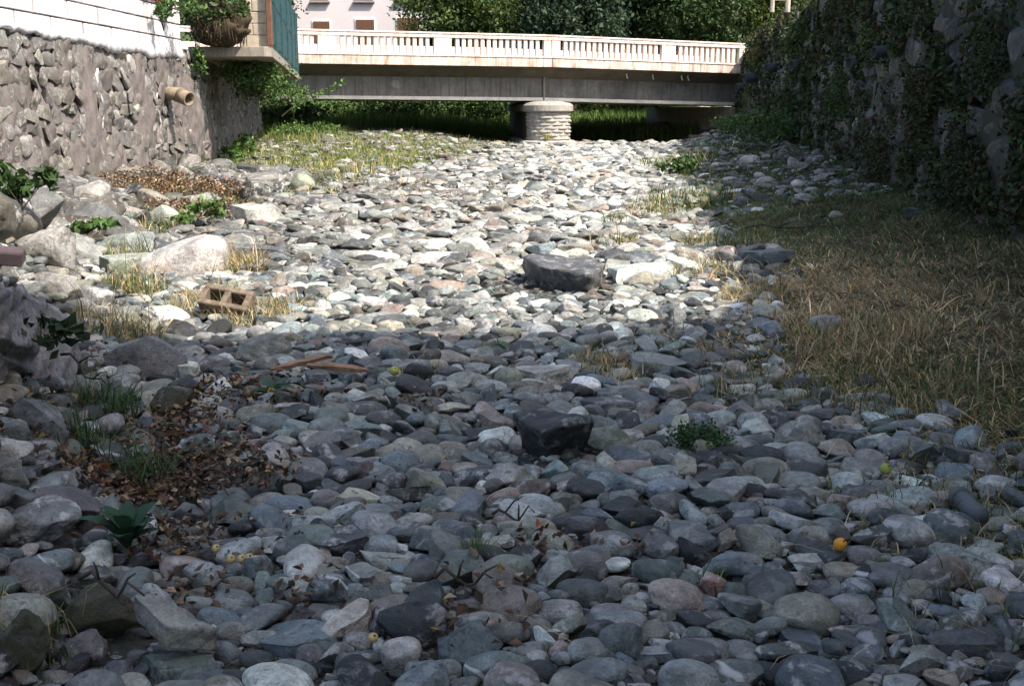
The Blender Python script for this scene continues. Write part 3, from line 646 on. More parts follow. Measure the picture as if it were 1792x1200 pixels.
# ------------------------------------------------------------------ grass and leaves
def blades(name, P, h, w, lean, cols, parent=None, bend=.35, az=None):
    n = len(P); az = rng.random(n)*6.283 if az is None else az; d = np.stack([np.cos(az), np.sin(az), np.zeros(n)], 1)
    s = np.stack([-np.sin(az), np.cos(az), np.zeros(n)], 1)
    # blades face any way: twist the width vector
    tw = rng.random(n)*3.14; s = s*np.cos(tw)[:, None]+d*np.sin(tw)[:, None]*.6
    upv = np.array([0, 0, 1.])
    a0 = lean; a1 = lean+bend*rng.uniform(.3, 1.6, n)
    m = P+(d*np.sin(a0)[:, None]+upv*np.cos(a0)[:, None])*(h*.5)[:, None]
    t = m+(d*np.sin(a1)[:, None]+upv*np.cos(a1)[:, None])*(h*.5)[:, None]
    W_ = (w/2)[:, None]
    V = np.stack([P-s*W_, P+s*W_, m+s*W_*.8, m-s*W_*.8, t], 1).reshape(-1, 3)
    i = np.arange(n)[:, None]*5
    F = np.concatenate([i+[0, 1, 2], i+[0, 2, 3], i+[3, 2, 4]], 0)
    o = obj_np(name, V, F, LEAF, parent, np.repeat(cols, 5, 0)); return o
def gcol(n, cs, ws, var=.25):
    ws = np.array(ws, float); ws /= ws.sum(); c = np.array(cs)[rng.choice(len(cs), n, p=ws)]
    return c*rng.uniform(1-var, 1+var, (n, 1))
GREEN = (.055, .095, .022); LIME = (.12, .15, .035); STRAW = (.42, .3, .14); BROWN = (.15, .095, .04); DARKG = (.028, .05, .016); PALE = (.42, .37, .22)
def vn2(x, y, f, s=0):
    return (np.sin(x*f+s)+np.sin(y*f*1.3+2+s)+np.sin((x+y)*f*.7+s*2)+np.sin((x-y*1.2)*f*1.7+1))/4
# right bank
n = 330000; y = 3+36*rng.random(n)**2.1; xb = lerp(y, XB); x = xb-.35+(xw(y)+.1-xb+.35)*rng.random(n)
nt_ = 11000; ti = rng.integers(0, nt_, n); ti_on = rng.random(n) < .75
ty = 3+36*rng.random(nt_)**2.1; tu = rng.random(nt_); tx = lerp(ty, XB)-.7+(xw(ty)+.8-lerp(ty, XB))*tu
ox_, oy_ = rng.normal(0, 1, (2, n))*.022*np.interp(ty[ti], [3, 12, 40], [.8, 1.6, 4])
x = np.where(ti_on, tx[ti]+ox_, x); y = np.where(ti_on, ty[ti]+oy_, y); xb = lerp(y, XB)
AZ = np.where(ti_on, np.arctan2(oy_, ox_)+rng.normal(0, .5, n), 2*vn2(x, y, 2)+rng.normal(0, .8, n)+2.6)
keep = (rng.random(n) < np.clip(+1.1*ss((x-xb+.15)/.5)+.55*vn2(x, y, 3), 0, 1)*np.where((y > 9) & (x < xb+1.2), .8, 1)) & (x < .48*y+.4)
keep &= rng.random(n) < np.clip((x-xb+.65)/.9, .05, 1)
tone = np.exp(np.random.default_rng(5).normal(0, .42, nt_))[ti][keep]
x, y, AZ = x[keep], y[keep], AZ[keep]; n = len(x); print('bank blades', n)
dry = np.clip(np.exp(-((y-7.6)/2.3)**2-((x-1.85)/.9)**2)*1.35+.05+.2*vn2(x, y, 2.2, 1), 0, .95)
isd = rng.random(n) < dry
c = np.where(isd[:, None], gcol(n, [STRAW, (.4, .24, .11), PALE, BROWN], [5, 2, 4, .7]), gcol(n, [GREEN, DARKG, BROWN, STRAW, LIME, PALE], [3.5, 2.5, 3, 2.2, 1, .6]))
c = np.where((rng.random(n) < .78*ss((y+1.2*vn2(x, y, 1.1)-7.5)/4.5))[:, None], gcol(n, [(.06, .11, .025), GREEN, (.1, .15, .035), BROWN], [3, 2, 1.5, 1]), c)
c = c*tone[:, None]*np.interp(x-lerp(y, XB), [.6, 1.8], [1, .7])[:, None]
hh = np.exp(rng.normal(math.log(.07), .45, n))*np.interp(y, [3, 10, 40], [.9, 1, 1.7])
lean = np.clip(np.abs(rng.normal(1.2, .35, n)), 0, 1.5)
tag(blades('bank_grass', np.stack([x, y, g(x, y)+.01], 1), hh, np.interp(y, [3, 10, 40], [.0058, .0085, .024])*rng.uniform(.6, 1.3, n), lean, c, None, .6, AZ), kind='stuff')
# left flat in front of the bridge
n = 170000; y = 14+33*rng.random(n)**.85; x = xl(y)+.2+(lerp(y, XT)+1.2-xl(y))*rng.random(n)
keep = rng.random(n) < np.clip(ss((lerp(y, XT)+.7-x)/1.8)*ss((y-14)/6)*(.75+.5*vn2(x, y, 1.3)), 0, 1)
x, y = x[keep], y[keep]; n = len(x); print('lawn blades', n)
c = np.where((rng.random(n) < np.clip(.35+.5*vn2(x, y, .9, 4), .05, .9))[:, None], gcol(n, [STRAW, PALE, (.16, .19, .06)], [1.2, 1, 4]), gcol(n, [(.13, .17, .04), (.1, .15, .04), (.2, .22, .07)], [3, 3, 2]))
hh = np.exp(rng.normal(math.log(.07), .5, n)); hh *= np.where((x < -6) & (y > 34), 2.4, 1)
tag(blades('flat_grass', np.stack([x, y, g(x, y)], 1), hh, rng.uniform(.012, .03, n), np.clip(np.abs(rng.normal(.5, .35, n)), 0, 1.4), c), kind='stuff')
# tall grass beyond the bridge
n = 60000; y = 49+22*rng.random(n); x = -14+26*rng.random(n)
c = gcol(n, [(.11, .2, .04), (.15, .21, .05), (.07, .12, .03)], [3, 2, 2])
tag(blades('far_grass', np.stack([x, y, g(x, y)], 1), rng.uniform(.25, .75, n), rng.uniform(.03, .06, n), np.abs(rng.normal(.25, .2, n)), c), kind='stuff')
# grass weeds among the cobbles, each spot in photo pixels found on the ground: (px, py, radius m, count, height, dry share)
TUFTS = [(210, 600, .22, 500, .2, .6), (400, 480, .3, 900, .2, .75), (360, 545, .25, 500, .16, .7), (240, 520, .2, 380, .22, .4), (450, 560, .25, 500, .12, .7), (230, 460, .2, 200, .2, .3),
         (130, 380, .25, 200, .14, .1), (280, 400, .4, 500, .16, .3), (1075, 400, .15, 90, .2, .3), (1265, 440, .35, 500, .2, .4), (1070, 430, .25, 200, .12, .3),
         (1210, 355, .6, 500, .25, .2), (1190, 290, .8, 500, .3, .2), (1150, 380, .4, 300, .2, .4), (1320, 530, .25, 500, .14, .7), (1080, 655, .18, 420, .07, .7), (1040, 640, .14, 250, .07, .8),
         (1330, 690, .3, 500, .08, .5), (730, 660, .13, 300, .05, .5), (560, 310, 1.2, 900, .16, .5), (480, 340, .9, 500, .14, .5), (640, 330, 1., 350, .14, .6), (1560, 700, .4, 900, .1, .5),
         (1600, 900, .3, 450, .06, .5), (1700, 850, .3, 500, .07, .5), (1500, 590, .4, 900, .1, .8), (1230, 480, .3, 300, .14, .6), (170, 720, .1, 150, .12, .1), (60, 1120, .12, 120, .1, .2), (1700, 1100, .2, 60, .1, .2),
         (1230, 1040, .06, 25, .08, .1), (1180, 600, .3, 160, .08, .7), (520, 545, .2, 200, .1, .6)]
PP, HH, CC = [], [], []
for (px, py, r, n, h, d) in TUFTS:
    c0, _ = at(px, py); a = rng.random(n)*6.283; rr = r*np.sqrt(rng.random(n)); x = c0[0]+rr*np.cos(a); y = c0[1]+rr*np.sin(a)*1.2
    PP.append(np.stack([x, y, g(x, y)+.015], 1)); HH.append(np.exp(rng.normal(math.log(h), .3, n)))
    CC.append(np.where((rng.random(n) < d)[:, None], gcol(n, [STRAW, PALE, BROWN], [3, 2, 1]), gcol(n, [GREEN, LIME, (.05, .1, .02)], [3, 2, 2])))
PP = np.concatenate(PP); HH = np.concatenate(HH); CC = np.concatenate(CC); n = len(PP)
tag(blades('bed_weeds', PP, HH, np.interp(PP[:, 1], [2, 8, 25], [.004, .0075, .02])*rng.uniform(.6, 1.3, n), np.clip(np.abs(rng.normal(.6, .4, n)), 0, 1.4), CC, None, .6), kind='stuff')
# long loose straws
SX = []
n = 420; px = rng.uniform(1000, 1790, n); py = rng.uniform(560, 1190, n); P0 = []
for a, b_ in zip(px, py):
    if rng.random() < np.clip((a-900)/900-(b_-620)/900, .03, 1): P0.append(at(a, b_, .05)[0])
P0 = np.array(P0); n = len(P0)
tag(blades('loose_straws', P0, rng.uniform(.1, .26, n), np.full(n, .0032), rng.uniform(1.1, 1.5, n), gcol(n, [STRAW, PALE, (.12, .15, .05)], [3, 3, 2]), None, .3), kind='stuff')

def leafset(P, size, cols, flat=.0, curl=.35):
    """small folded leaves: P centres, returns V,F,C (4 triangles each)"""
    n = len(P); A = rng.normal(size=(n, 3)); A[:, 2] *= (1-flat); A /= np.linalg.norm(A, axis=1)[:, None]
    B = rng.normal(size=(n, 3)); B[:, 2] *= (1-flat); B -= (A*B).sum(1)[:, None]*A; B /= np.linalg.norm(B, axis=1)[:, None]
    N_ = np.cross(A, B); s = size[:, None]; k = curl*rng.uniform(.3, 1.4, n)[:, None]
    V = np.stack([P-A*s*.5, P+B*s*.3+N_*s*k*.5-A*s*.05, P+A*s*.55+N_*s*k*.2, P-B*s*.3+N_*s*k*.5-A*s*.05, P+A*s*.02], 1).reshape(-1, 3)
    i = np.arange(n)[:, None]*5
    F = np.concatenate([i+[0, 1, 4], i+[1, 2, 4], i+[2, 3, 4], i+[3, 0, 4]], 0)
    return V, F, np.repeat(cols, 5, 0)
def quads(P, size, cols):
    n = len(P); A = rng.normal(size=(n, 3)); A /= np.linalg.norm(A, axis=1)[:, None]; B = rng.normal(size=(n, 3)); B -= (A*B).sum(1)[:, None]*A; B /= np.linalg.norm(B, axis=1)[:, None]
    s = size[:, None]; V = np.stack([P-A*s*.55, P-B*s*.28, P+A*s*.55, P+B*s*.28], 1).reshape(-1, 3)
    i = np.arange(n)[:, None]*4; F = i+[0, 1, 2, 3]
    return V, F, np.repeat(cols, 4, 0)
# fallen leaves
spots = [(300, 335, 1.0, 3000, .055), (350, 385, .6, 1300, .05), (250, 315, .6, 900, .05), (300, 760, .22, 260, .04), (260, 850, .25, 420, .04), (400, 850, .28, 420, .038), (330, 800, .25, 300, .04), (380, 700, .2, 150, .035),
         (250, 890, .2, 300, .042), (290, 970, .18, 220, .035), (400, 710, .3, 200, .035), (60, 700, .2, 120, .04), (330, 1070, .12, 60, .035), (540, 1060, .1, 40, .035), (960, 980, .1, 60, .035), (740, 720, .12, 50, .035),
         (1090, 970, .1, 30, .035), (840, 1040, .12, 30, .04), (830, 1120, .14, 30, .04), (470, 700, .3, 120, .035), (200, 830, .25, 220, .04), (100, 800, .3, 200, .04), (230, 640, .3, 120, .04), (430, 960, .2, 80, .03)]
P_, S_, C_ = [], [], []
for (px, py, r, n, s) in spots:
    c0, _ = at(px, py); a = rng.random(n)*6.283; rr = r*np.sqrt(rng.random(n)); x = c0[0]+rr*np.cos(a); y = c0[1]+rr*np.sin(a)
    P_.append(np.stack([x, y, g(x, y)+.03+(.2 if n > 280 and py < 400 else .05)*rng.random(n)], 1)); S_.append(s*rng.uniform(.5, 1.3, n)*.78)
    C_.append(gcol(n, [(.17, .1, .06), (.1, .06, .035), (.28, .22, .14), (.05, .035, .022), (.28, .09, .035), (.3, .2, .05)], [4, 5, 3, 6, .6, .4]))
V, F, C = leafset(np.concatenate(P_), np.concatenate(S_), np.concatenate(C_), .45, .6)
tag(obj_np('fallen_leaves', V, F, DRY, None, C), kind='stuff')

# twigs
def twig(px, py, px2, py2, r, lab, lift=.08, name='twig'):
    a = gp(px, py, lift); b_ = gp(px2, py2, lift); mb = MB(); pts = [a+(b_-a)*t+np.array([0, 0, .02*math.sin(t*9)])+rng.normal(0, r, 3) for t in np.linspace(0, 1, 7)]
    mb.tube(pts, [r*(1-.6*t) for t in np.linspace(0, 1, 7)], 5)
    for k in (2, 4):
        e = pts[k]+(b_-a)*.18+np.array([random.uniform(-.05, .05), 0, .05]); mb.tube([pts[k], (pts[k]+e)/2+np.array([0, 0, .01]), e], [r*.6, r*.5, r*.3], 4)
    tag(mb.build(name, M['twig'], None, True), lab, 'twig')
twig(140, 1012, 255, 1040, .006, 'dark forked twig resting on the big mossy boulder at lower left', .2)
twig(765, 1015, 860, 1018, .006, 'short black twig in front of the olive grey rounded boulder')
twig(860, 898, 935, 905, .005, 'thin black twig in the middle of the shaded cobbles')
twig(360, 825, 460, 845, .005, 'thin dead twig across the fallen leaves at left')
twig(1305, 398, 1475, 394, .012, 'long pale stick lying across the right bank grass')
twig(110, 620, 190, 680, .006, 'thin dead twig below the pale tilted slab', .2)
twig(290, 790, 400, 870, .006, 'tangled dark twig over the leaf litter behind the mauve stone')

# ------------------------------------------------------------------ leafy plants
def clump(name, c, rad, n, size, cs, ws, label, cat, flat=0, parent=None, stem=True, bottom=None, wood='twig'):
    """bushy plant: stems + leaves gathered in sprays inside an uneven volume"""
    root = empty(name, (c[0], c[1], c[2]), label, cat) if parent is None else parent
    rad = np.array(rad); k = max(4, n//45); cc = rng.normal(size=(k, 3)); cc /= np.linalg.norm(cc, axis=1)[:, None]; cc *= (rng.random(k)**.45)[:, None]
    cc = cc*rad; ctr = np.array([0, 0, rad[2]*.9]); idx = rng.integers(0, k, n)
    P = ctr+cc[idx]+rng.normal(size=(n, 3))*rad*.2
    if bottom is not None: P[:, 2] = np.maximum(P[:, 2], bottom)
    shade = rng.uniform(.75, 1.3, k)[idx][:, None]
    V, F, C = leafset(P, size*rng.uniform(.6, 1.4, n), gcol(n, cs, ws)*shade, flat)
    obj_np('foliage', V, F, LEAF, root, C)
    if stem:
        mb = MB()
        for j in range(min(k, 9)):
            e = ctr+cc[j]; mb.tube([(0, 0, 0), tuple(e*.5+rng.normal(0, .03, 3)*rad), tuple(e)], [.012*rad[2]+.004, .008*rad[2]+.003, .002], 4)
        mb.build('stem', M[wood], root, True)
    return root
def seedling(px, py, nl, L, wd, col, label, name, cat, lift=.02, flower=None, upright=.6):
    c, _ = at(px, py, lift); root = empty(name, c, label, cat)
    for i in range(nl):
        az = i*2.4+random.random(); e = random.uniform(.3, 1.0)*upright
        d = Vector((math.cos(az), math.sin(az), e)).normalized(); s = d.cross(Vector((0, 0, 1))).normalized(); up = s.cross(d)
        l = L*random.uniform(.7, 1.15); bm = bmesh.new(); prof = [(0, .1), (.2, .55), (.45, 1), (.7, .8), (.9, .4), (1, .02)]
        rows = []
        for t, w in prof:
            p = d*l*t-Vector((0, 0, 1))*l*.35*t*t
            rows.append([bm.verts.new(p-s*w*wd/2+up*.12*wd*w), bm.verts.new(p), bm.verts.new(p+s*w*wd/2+up*.12*wd*w)])
        for a in range(len(rows)-1):
            for k in range(2): bm.faces.new((rows[a][k], rows[a][k+1], rows[a+1][k+1], rows[a+1][k]))
        me = bpy.data.meshes.new('leaf'); bm.to_mesh(me); bm.free(); me.materials.append(LEAF)
        cc = np.array(col)*random.uniform(.75, 1.25); arr = np.ones((len(me.vertices), 4), np.float32); arr[:, :3] = cc
        me.color_attributes.new('col', 'FLOAT_COLOR', 'POINT').data.foreach_set('color', arr.ravel()); me.polygons.foreach_set('use_smooth', [True]*len(me.polygons))
        o = link(bpy.data.objects.new('leaf', me), root); o.location = (0, 0, random.random()*L*.35)
    mb = MB(); mb.tube([(0, 0, -.03), (.005, 0, L*.3), (0, .005, L*.5)], [.004, .003, .002], 5); mb.build('stem', M['moss'], root)
    if flower:
        n = 14; az = np.arange(n)*2*math.pi/n; P = np.stack([np.cos(az)*.012, -np.abs(np.sin(az))*.004, np.sin(az)*.012], 1)+[.0, -.05, L*.2]
        V, F, C = leafset(P, np.full(n, .018), np.tile([[.6, .4, .02]], (n, 1))); obj_np('flower', V, F, LEAF, root, C)
    return root
seedling(480, 690, 9, .13, .05, (.03, .07, .03), 'small dark green seedling with one yellow flower among fallen leaves', 'seedling', 'plant', .04, True, .9)
seedling(225, 965, 18, .16, .05, (.025, .065, .03), 'dark broad-leaved dock plant growing between boulders at left', 'dock_plant', 'plant', .05, None, 2.2)
seedling(445, 725, 4, .09, .045, (.12, .2, .06), 'pale green leaf rosette below the yellow-flowered seedling', 'leaf_rosette', 'plant', .03, None, .3)
seedling(870, 605, 4, .08, .05, (.06, .12, .03), 'small green leaf sprout at the edge of the shade in mid bed', 'sprout', 'plant', .05, None, .3)
c, _ = at(1222, 800); clump('feathery_plant', c, (.11, .09, .08), 1300, .016, [(.03, .07, .02), (.045, .1, .03)], [1, 1], 'feathery dark green plant over a tan stone in mid bed', 'plant')
c, _ = at(40, 365, .3); clump('weed', c, (.25, .2, .16), 160, .09, [(.04, .08, .02)], [1], 'leafy green weed at the foot of the left wall', 'plant')
c, _ = at(145, 410, .1); clump('weed', c, (.25, .2, .08), 120, .08, [(.05, .1, .025)], [1], 'low green weed between boulders above the pitted pale rock', 'plant')
c, _ = at(70, 600, .25); clump('weed', c, (.22, .14, .08), 70, .06, [(.02, .04, .015)], [1], 'dark trailing weed over the pale tilted slab', 'plant')
c, _ = at(345, 385, .1); clump('weed', c, (.3, .2, .14), 200, .07, [(.07, .13, .03)], [1], 'bright green weed beside the sunlit leaf litter', 'plant')
c, _ = at(835, 985, .02)
n = 26; x = c[0]+rng.normal(0, .012, n); y = c[1]+rng.normal(0, .012, n)
tag(blades('grass_sprig', np.stack([x, y, g(x, y)+.02], 1), rng.uniform(.07, .15, n), np.full(n, .005), np.abs(rng.normal(.25, .2, n)), gcol(n, [(.09, .16, .04)], [1])), 'small bright green grass sprig left of the olive rounded boulder', 'grass tuft')
for px, py, lab in ((150, 760, 'long-bladed dark grass tuft on the flat-topped grey boulder at left'), (250, 815, 'dark grass tuft beside the pale-topped dark boulder'), (205, 700, 'arching grass tuft left of the triangular grey rock')):
    c, _ = at(px, py, .1); n = 90; x = c[0]+rng.normal(0, .05, n); y = c[1]+rng.normal(0, .05, n)
    tag(blades('grass_tuft', np.stack([x, y, g(x, y)+.06], 1), rng.uniform(.12, .26, n), np.full(n, .005), np.abs(rng.normal(.6, .3, n)), gcol(n, [(.03, .07, .02), (.05, .1, .03)], [1, 1]), None, .9), lab, 'grass tuft', 'grass tufts by the left boulders')
# two tall dead stalks on the bank edge
for px, py, h, lab in ((1395, 640, .3, 'thin pale dead stalk standing at the dry grass edge'), (1550, 725, .18, 'short dark dead stalk standing among cobbles at right')):
    c, _ = at(px, py); mb = MB(); mb.tube([c, c+[.02, 0, h*.5], c+[-.03, 0, h]], [.004, .003, .002], 5); tag(mb.build('dead_stalk', M['twig' if h < .2 else 'wood']), lab, 'stalk')

# fruits and odds
def fruit(px, py, r, mat, lab, cat, sx=1, name='fruit', group=None):
    c, _ = at(px, py, r+.045); V, F = ICO[3]; V = V.copy(); rr = np.hypot(V[:, 0], V[:, 1]); V[:, 2] *= .92; V[:, 2] -= .16*np.exp(-(rr/.28)**2)*np.sign(V[:, 2])
    o = obj_np(name, V*r, F, M[mat], None, None, True); o.location = c; o.rotation_euler = (.6, .4, 0); o.scale = (1, 1, sx)
    tag(o, lab, cat, group)
    mb = MB(); mb.tube([(0, 0, r*.7), (.002, 0, r*1.1)], [.0025, .002], 5); mb.build('stalk', M['twig'], o); return o
fruit(1470, 952, .018, 'orange', 'bruised orange fruit lying between grey stones', 'fruit', 1.2, 'orange_fruit')
fruit(1550, 820, .02, 'apple', 'small green apple on the cobbles at right', 'apple', 1, 'apple')
fruit(690, 649, .022, 'apple', 'yellowish apple beside the matted grass clump left of centre', 'apple', 1, 'apple')
for px, py, lab in ((423, 977, 'leftmost pale yellow plum of the little row'), (436, 975, 'pale yellow plum in the middle of the little row'), (447, 979, 'rightmost yellow plum of the little row'), (404, 978, 'yellow plum lying left of the little plum row'),
                    (378, 959, 'single yellow plum behind the little plum row'), (435, 822, 'bright yellow plum on the leaf litter'), (653, 1115, 'small yellow fruit left of the charcoal pitted boulder')):
    fruit(px, py, .012, 'plum', lab, 'plum', 1, 'plum', 'fallen yellow plums')
c = gp(443, 388, .06); mb = MB(); mb.box(c, (.07, .05, .03), Euler((.3, .2, .5)).to_matrix(), .006); mb.box(c+[.1, .03, .0], (.05, .04, .02), Euler((.1, .5, 1)).to_matrix(), .004)
tag(mb.build('plastic_scrap', M['redp']), 'small red plastic scrap at the end of the leaf litter', 'litter')
c = gp(12, 448, .28); mb = MB(); mb.box((0, 0, 0), (.15, .1, .07), None, .008); o = mb.build('brick', M['brick']); o.location = c; o.rotation_euler = (.2, .1, .2); tag(o, 'pale red brick on the boulders at the left edge', 'brick')
# hollow concrete block
c = gp(400, 532, .09); root = empty('hollow_block', c, 'broken hollow concrete block with two dark cells in the dry grass', 'block'); root.rotation_euler = (math.radians(-48), math.radians(8), math.radians(-12))
mb = MB(); Lb, Hb, Db, t = .31, .15, .15, .036
mb.box((0, 0, Hb/2-t/2), (Lb, Db, t), None, .006); mb.box((0, 0, -Hb/2+t/2), (Lb, Db, t), None, .006)
for x in (-Lb/2+t/2, 0, Lb/2-t/2): mb.box((x, 0, 0), (t, Db-.004, Hb-2*t+.002))
mb.box((0, Db/2-.01, 0), (Lb-.01, .012, Hb-.01)); bl = mb.build('block_shell', M['crumb'], root)
# splintered boards
c = gp(540, 640, .09); root = empty('broken_board', c, 'splintered reddish board lying left half of the pair', 'board')
def board(L, w, h, seed):
    r = random.Random(seed); bm = bmesh.new(); N_ = 9; rows = []
    for i in range(N_):
        x = L*(i/(N_-1)-.5); tp = 1-.75*abs(i/(N_-1)-.5)**3*8*.6
        rows.append([bm.verts.new((x+r.uniform(-.01, .01), s[0]*w/2*max(tp, .12)+r.uniform(-.004, .004), s[1]*h/2*max(tp, .3)+r.uniform(-.003, .003))) for s in ((-1, -1), (1, -1), (1, 1), (-1, 1))])
    for i in range(N_-1):
        for k in range(4): bm.faces.new((rows[i][k], rows[i][(k+1) % 4], rows[i+1][(k+1) % 4], rows[i+1][k]))
    bm.faces.new(rows[0]); bm.faces.new(rows[-1][::-1]); bmesh.ops.recalc_face_normals(bm, faces=bm.faces); return bm
def put_board(px, py, L, w, rz, ry, seed, lab, root=None):
    bm = board(L, w, .022, seed); me = bpy.data.meshes.new('broken_board'); bm.to_mesh(me); bm.free(); me.materials.append(M['wood'])
    o = link(bpy.data.objects.new('broken_board', me)); o.location = gp(px, py, .1); o.rotation_euler = (.3, ry, rz); tag(o, lab, 'board', 'splintered boards')
bpy.data.objects.remove(root)
put_board(528, 634, .28, .026, .45, -.12, 1, 'splintered board of the pair, tilted up to the right'); put_board(590, 643, .28, .03, -.15, .05, 2, 'reddish splintered board of the pair, lying flat to the right')
# pipe stub at right
a = gp(1678, 868, .06); b_ = gp(1715, 905, .05); mb = MB(); mb.pipe(b_, a, .03, .024, 14); mb.pipe(a+(b_-a)*.12, a, .035, .0295, 14); tag(mb.build('pipe_stub', M['slate'], None, True), 'grey pipe stub lying among the cobbles at right', 'pipe')

# ------------------------------------------------------------------ rubble walls
def wall_face(xf, batter, y0, y1, zb, zt, ny, nz, seed, thick=.6, sgn=1, amp=.045):
    """rough mortar sheet with a top and back; sgn=+1 faces -x (right wall), -1 faces +x"""
    rg = np.random.default_rng(seed); ys = np.linspace(y0, y1, ny); U = np.linspace(0, 1, nz)
    Y, T = np.meshgrid(ys, U, indexing='ij'); Zb = zb(Y); Zt = zt(Y); Z = Zb+(Zt-Zb)*T
    X = xf(Y)+sgn*batter*(Z-Zb)
    P = np.stack([X*0, Y, Z], -1).reshape(-1, 3)
    d = (amp*wnoise(P, rg, 3, 9)+amp*.6*wnoise(P, rg, 9, 9)+amp*.35*wnoise(P, rg, 26, 9)).reshape(ny, nz)
    X = X+sgn*d
    V = np.stack([X, Y, Z], -1)
    back = V[:, -1].copy(); back[:, 0] += sgn*thick; back2 = back.copy(); back2[:, 2] -= 1.6
    V = np.concatenate([V, back[:, None], back2[:, None]], 1); n2 = nz+2
    ii = (np.arange(ny-1)[:, None]*n2+np.arange(n2-1)[None]).ravel(); F = np.stack([ii, ii+n2, ii+n2+1, ii+1], 1)
    if sgn < 0: F = F[:, ::-1]
    return V.reshape(-1, 3), F
def wall_stones(root, name, xf, batter, y0, y1, zb, zt, sgn, size, cols, ws, jut, limit=300, gap=1.0, keepf=None):
    """packed courses of stones half sunk in the mortar"""
    L = []
    z = 0
    H = float(zt(np.array([(y0+y1)/2]))[0])
    row = 0
    while z < 3.6:
        hr = size*random.uniform(.55, .9); y = y0+random.random()*.2
        while y < y1:
            w = size*random.uniform(.7, 1.7)*gap
            zz = float(zb(np.array([y+w/2]))[0])+z+hr/2+random.uniform(-.06, .06)
            if zz+hr*.4 < float(zt(np.array([y+w/2]))[0]) and (keepf is None or keepf(y)): L.append((y+w/2, zz, w, hr*random.uniform(.75, 1.1)))
            y += w
        z += hr
    L.sort(key=lambda s: s[0]/math.sqrt(s[2]*s[3]))          # nearest / largest in view first
    T = palette(len(L), cols, ws)
    def tr(s):
        Y, Z, w, h = s; zb_ = float(zb(np.array([Y]))[0]); X = float(xf(np.array([Y]))[0])+sgn*(batter*(Z-zb_)+random.uniform(.0, .02))
        return (X, Y, Z), (random.gauss(0, .25), random.gauss(0, .12), random.gauss(0, .12)), (jut*random.uniform(.5, 1.6)+.025, w*.55, h*.6)
    vis = [i for i, s in enumerate(L) if True]
    for i in vis[:limit]:
        loc, ro, sc = tr(L[i]); k = random.choice('raaas' if jut > .06 else 'raas'); me = random.choice(PROTO[k])
        o = link(bpy.data.objects.new('stone', me), root); o.location = loc; o.rotation_euler = ro; o.scale = sc; set_stone(o, T[i], None, random.random()*.5, 0)
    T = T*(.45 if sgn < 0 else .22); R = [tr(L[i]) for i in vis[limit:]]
    if R:
        n = len(R); a = np.array([[*r[0]] for r in R]); b_ = np.array([r[1] for r in R]); c = np.array([r[2] for r in R])
        scatter(name, a, b_, c, rng.choice([0, 2, 2, 3], n), T[limit:], rng.random(n), rng.random(n)*.5, np.zeros(n), root)
# left
zbl = lambda y: g(xl(y)+.1, y)-.15
ztl = lambda y: 2.24+.05*np.sin(y*2.1)+.04*np.sin(y*5.3)
xlf = lambda y: xl(y)+.12
RW = empty('retaining_wall', (-6.2, 15, 0), 'rubble stone retaining wall along the left bank, smeared with mortar', 'wall')
V, F = wall_face(xlf, .06, 5, 40, zbl, ztl, 700, 60, 11, sgn=-1); obj_np('mortar', V, F, M['mortar'], RW, None, True)
wall_stones(RW, 'small_wall_stones', xlf, .06, 9, 40, zbl, ztl, -1, .3, 'lgtopL', [6, 14, 14, 14, 10, 5], .022, 300, .9, lambda y: y > 11.5)
# lime runs on the left wall
mb = MB()
for px, py, L_ in ((198, 175, .9), (285, 195, .6), (368, 215, .8), (350, 240, .4)):
    d = ray(px, py); 
    t = (-5.9+.0)/d[0] if d[0] else 20
    p = np.array([0, 0, CAMZ])+d*t; Y = p[1]; z = p[2]; pts = []; 
    for s in np.linspace(0, 1, 9):
        zz = z-L_*(s-.5); pts.append((float(xlf(np.array([Y]))[0])-.06*(zz-.1)+.012, Y+.07*math.sin(s*7+px)+random.uniform(-.05, .05), zz))
    mb.tube(pts, [.004+.03*math.sin(math.pi*min(1, s+.1))*random.uniform(.2, 1.3) for s in np.linspace(0, 1, 9)], 6)
mb.build('lime_run', M['white'], RW, True)
# right
zbr = lambda y: g(xw(y)-.1, y)-.15
ztr = lambda y: 3.3+.06*np.sin(y*1.7)+.04*np.sin(y*4.1)
QW = empty('retaining_wall', (4, 15, 0), 'tall dark overgrown rubble wall in shade along the right bank', 'wall')
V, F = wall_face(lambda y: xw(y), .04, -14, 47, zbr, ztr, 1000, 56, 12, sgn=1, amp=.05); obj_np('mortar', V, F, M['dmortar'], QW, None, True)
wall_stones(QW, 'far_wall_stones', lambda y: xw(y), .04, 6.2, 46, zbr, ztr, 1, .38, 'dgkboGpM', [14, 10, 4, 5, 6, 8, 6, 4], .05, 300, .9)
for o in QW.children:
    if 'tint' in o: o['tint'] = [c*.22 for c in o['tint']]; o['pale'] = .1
mb = MB(); 
for k in range(-7, 24): mb.box((float(xw(k*2+1))+.62, k*2+1, 3.42), (.6, 1.98, .12), Euler((0, 0, -.135)).to_matrix(), .015)
mb.build('coping', M['slab'], QW)
for rt in (RW, QW):
    for o in rt.children:
        if 'tint' in o and rt is RW: o['tint'] = [(a*.42+b_*.58)*.85 for a, b_ in zip(o['tint'], (.135, .12, .113))]
        o.matrix_parent_inverse = Matrix.Translation(-rt.location)
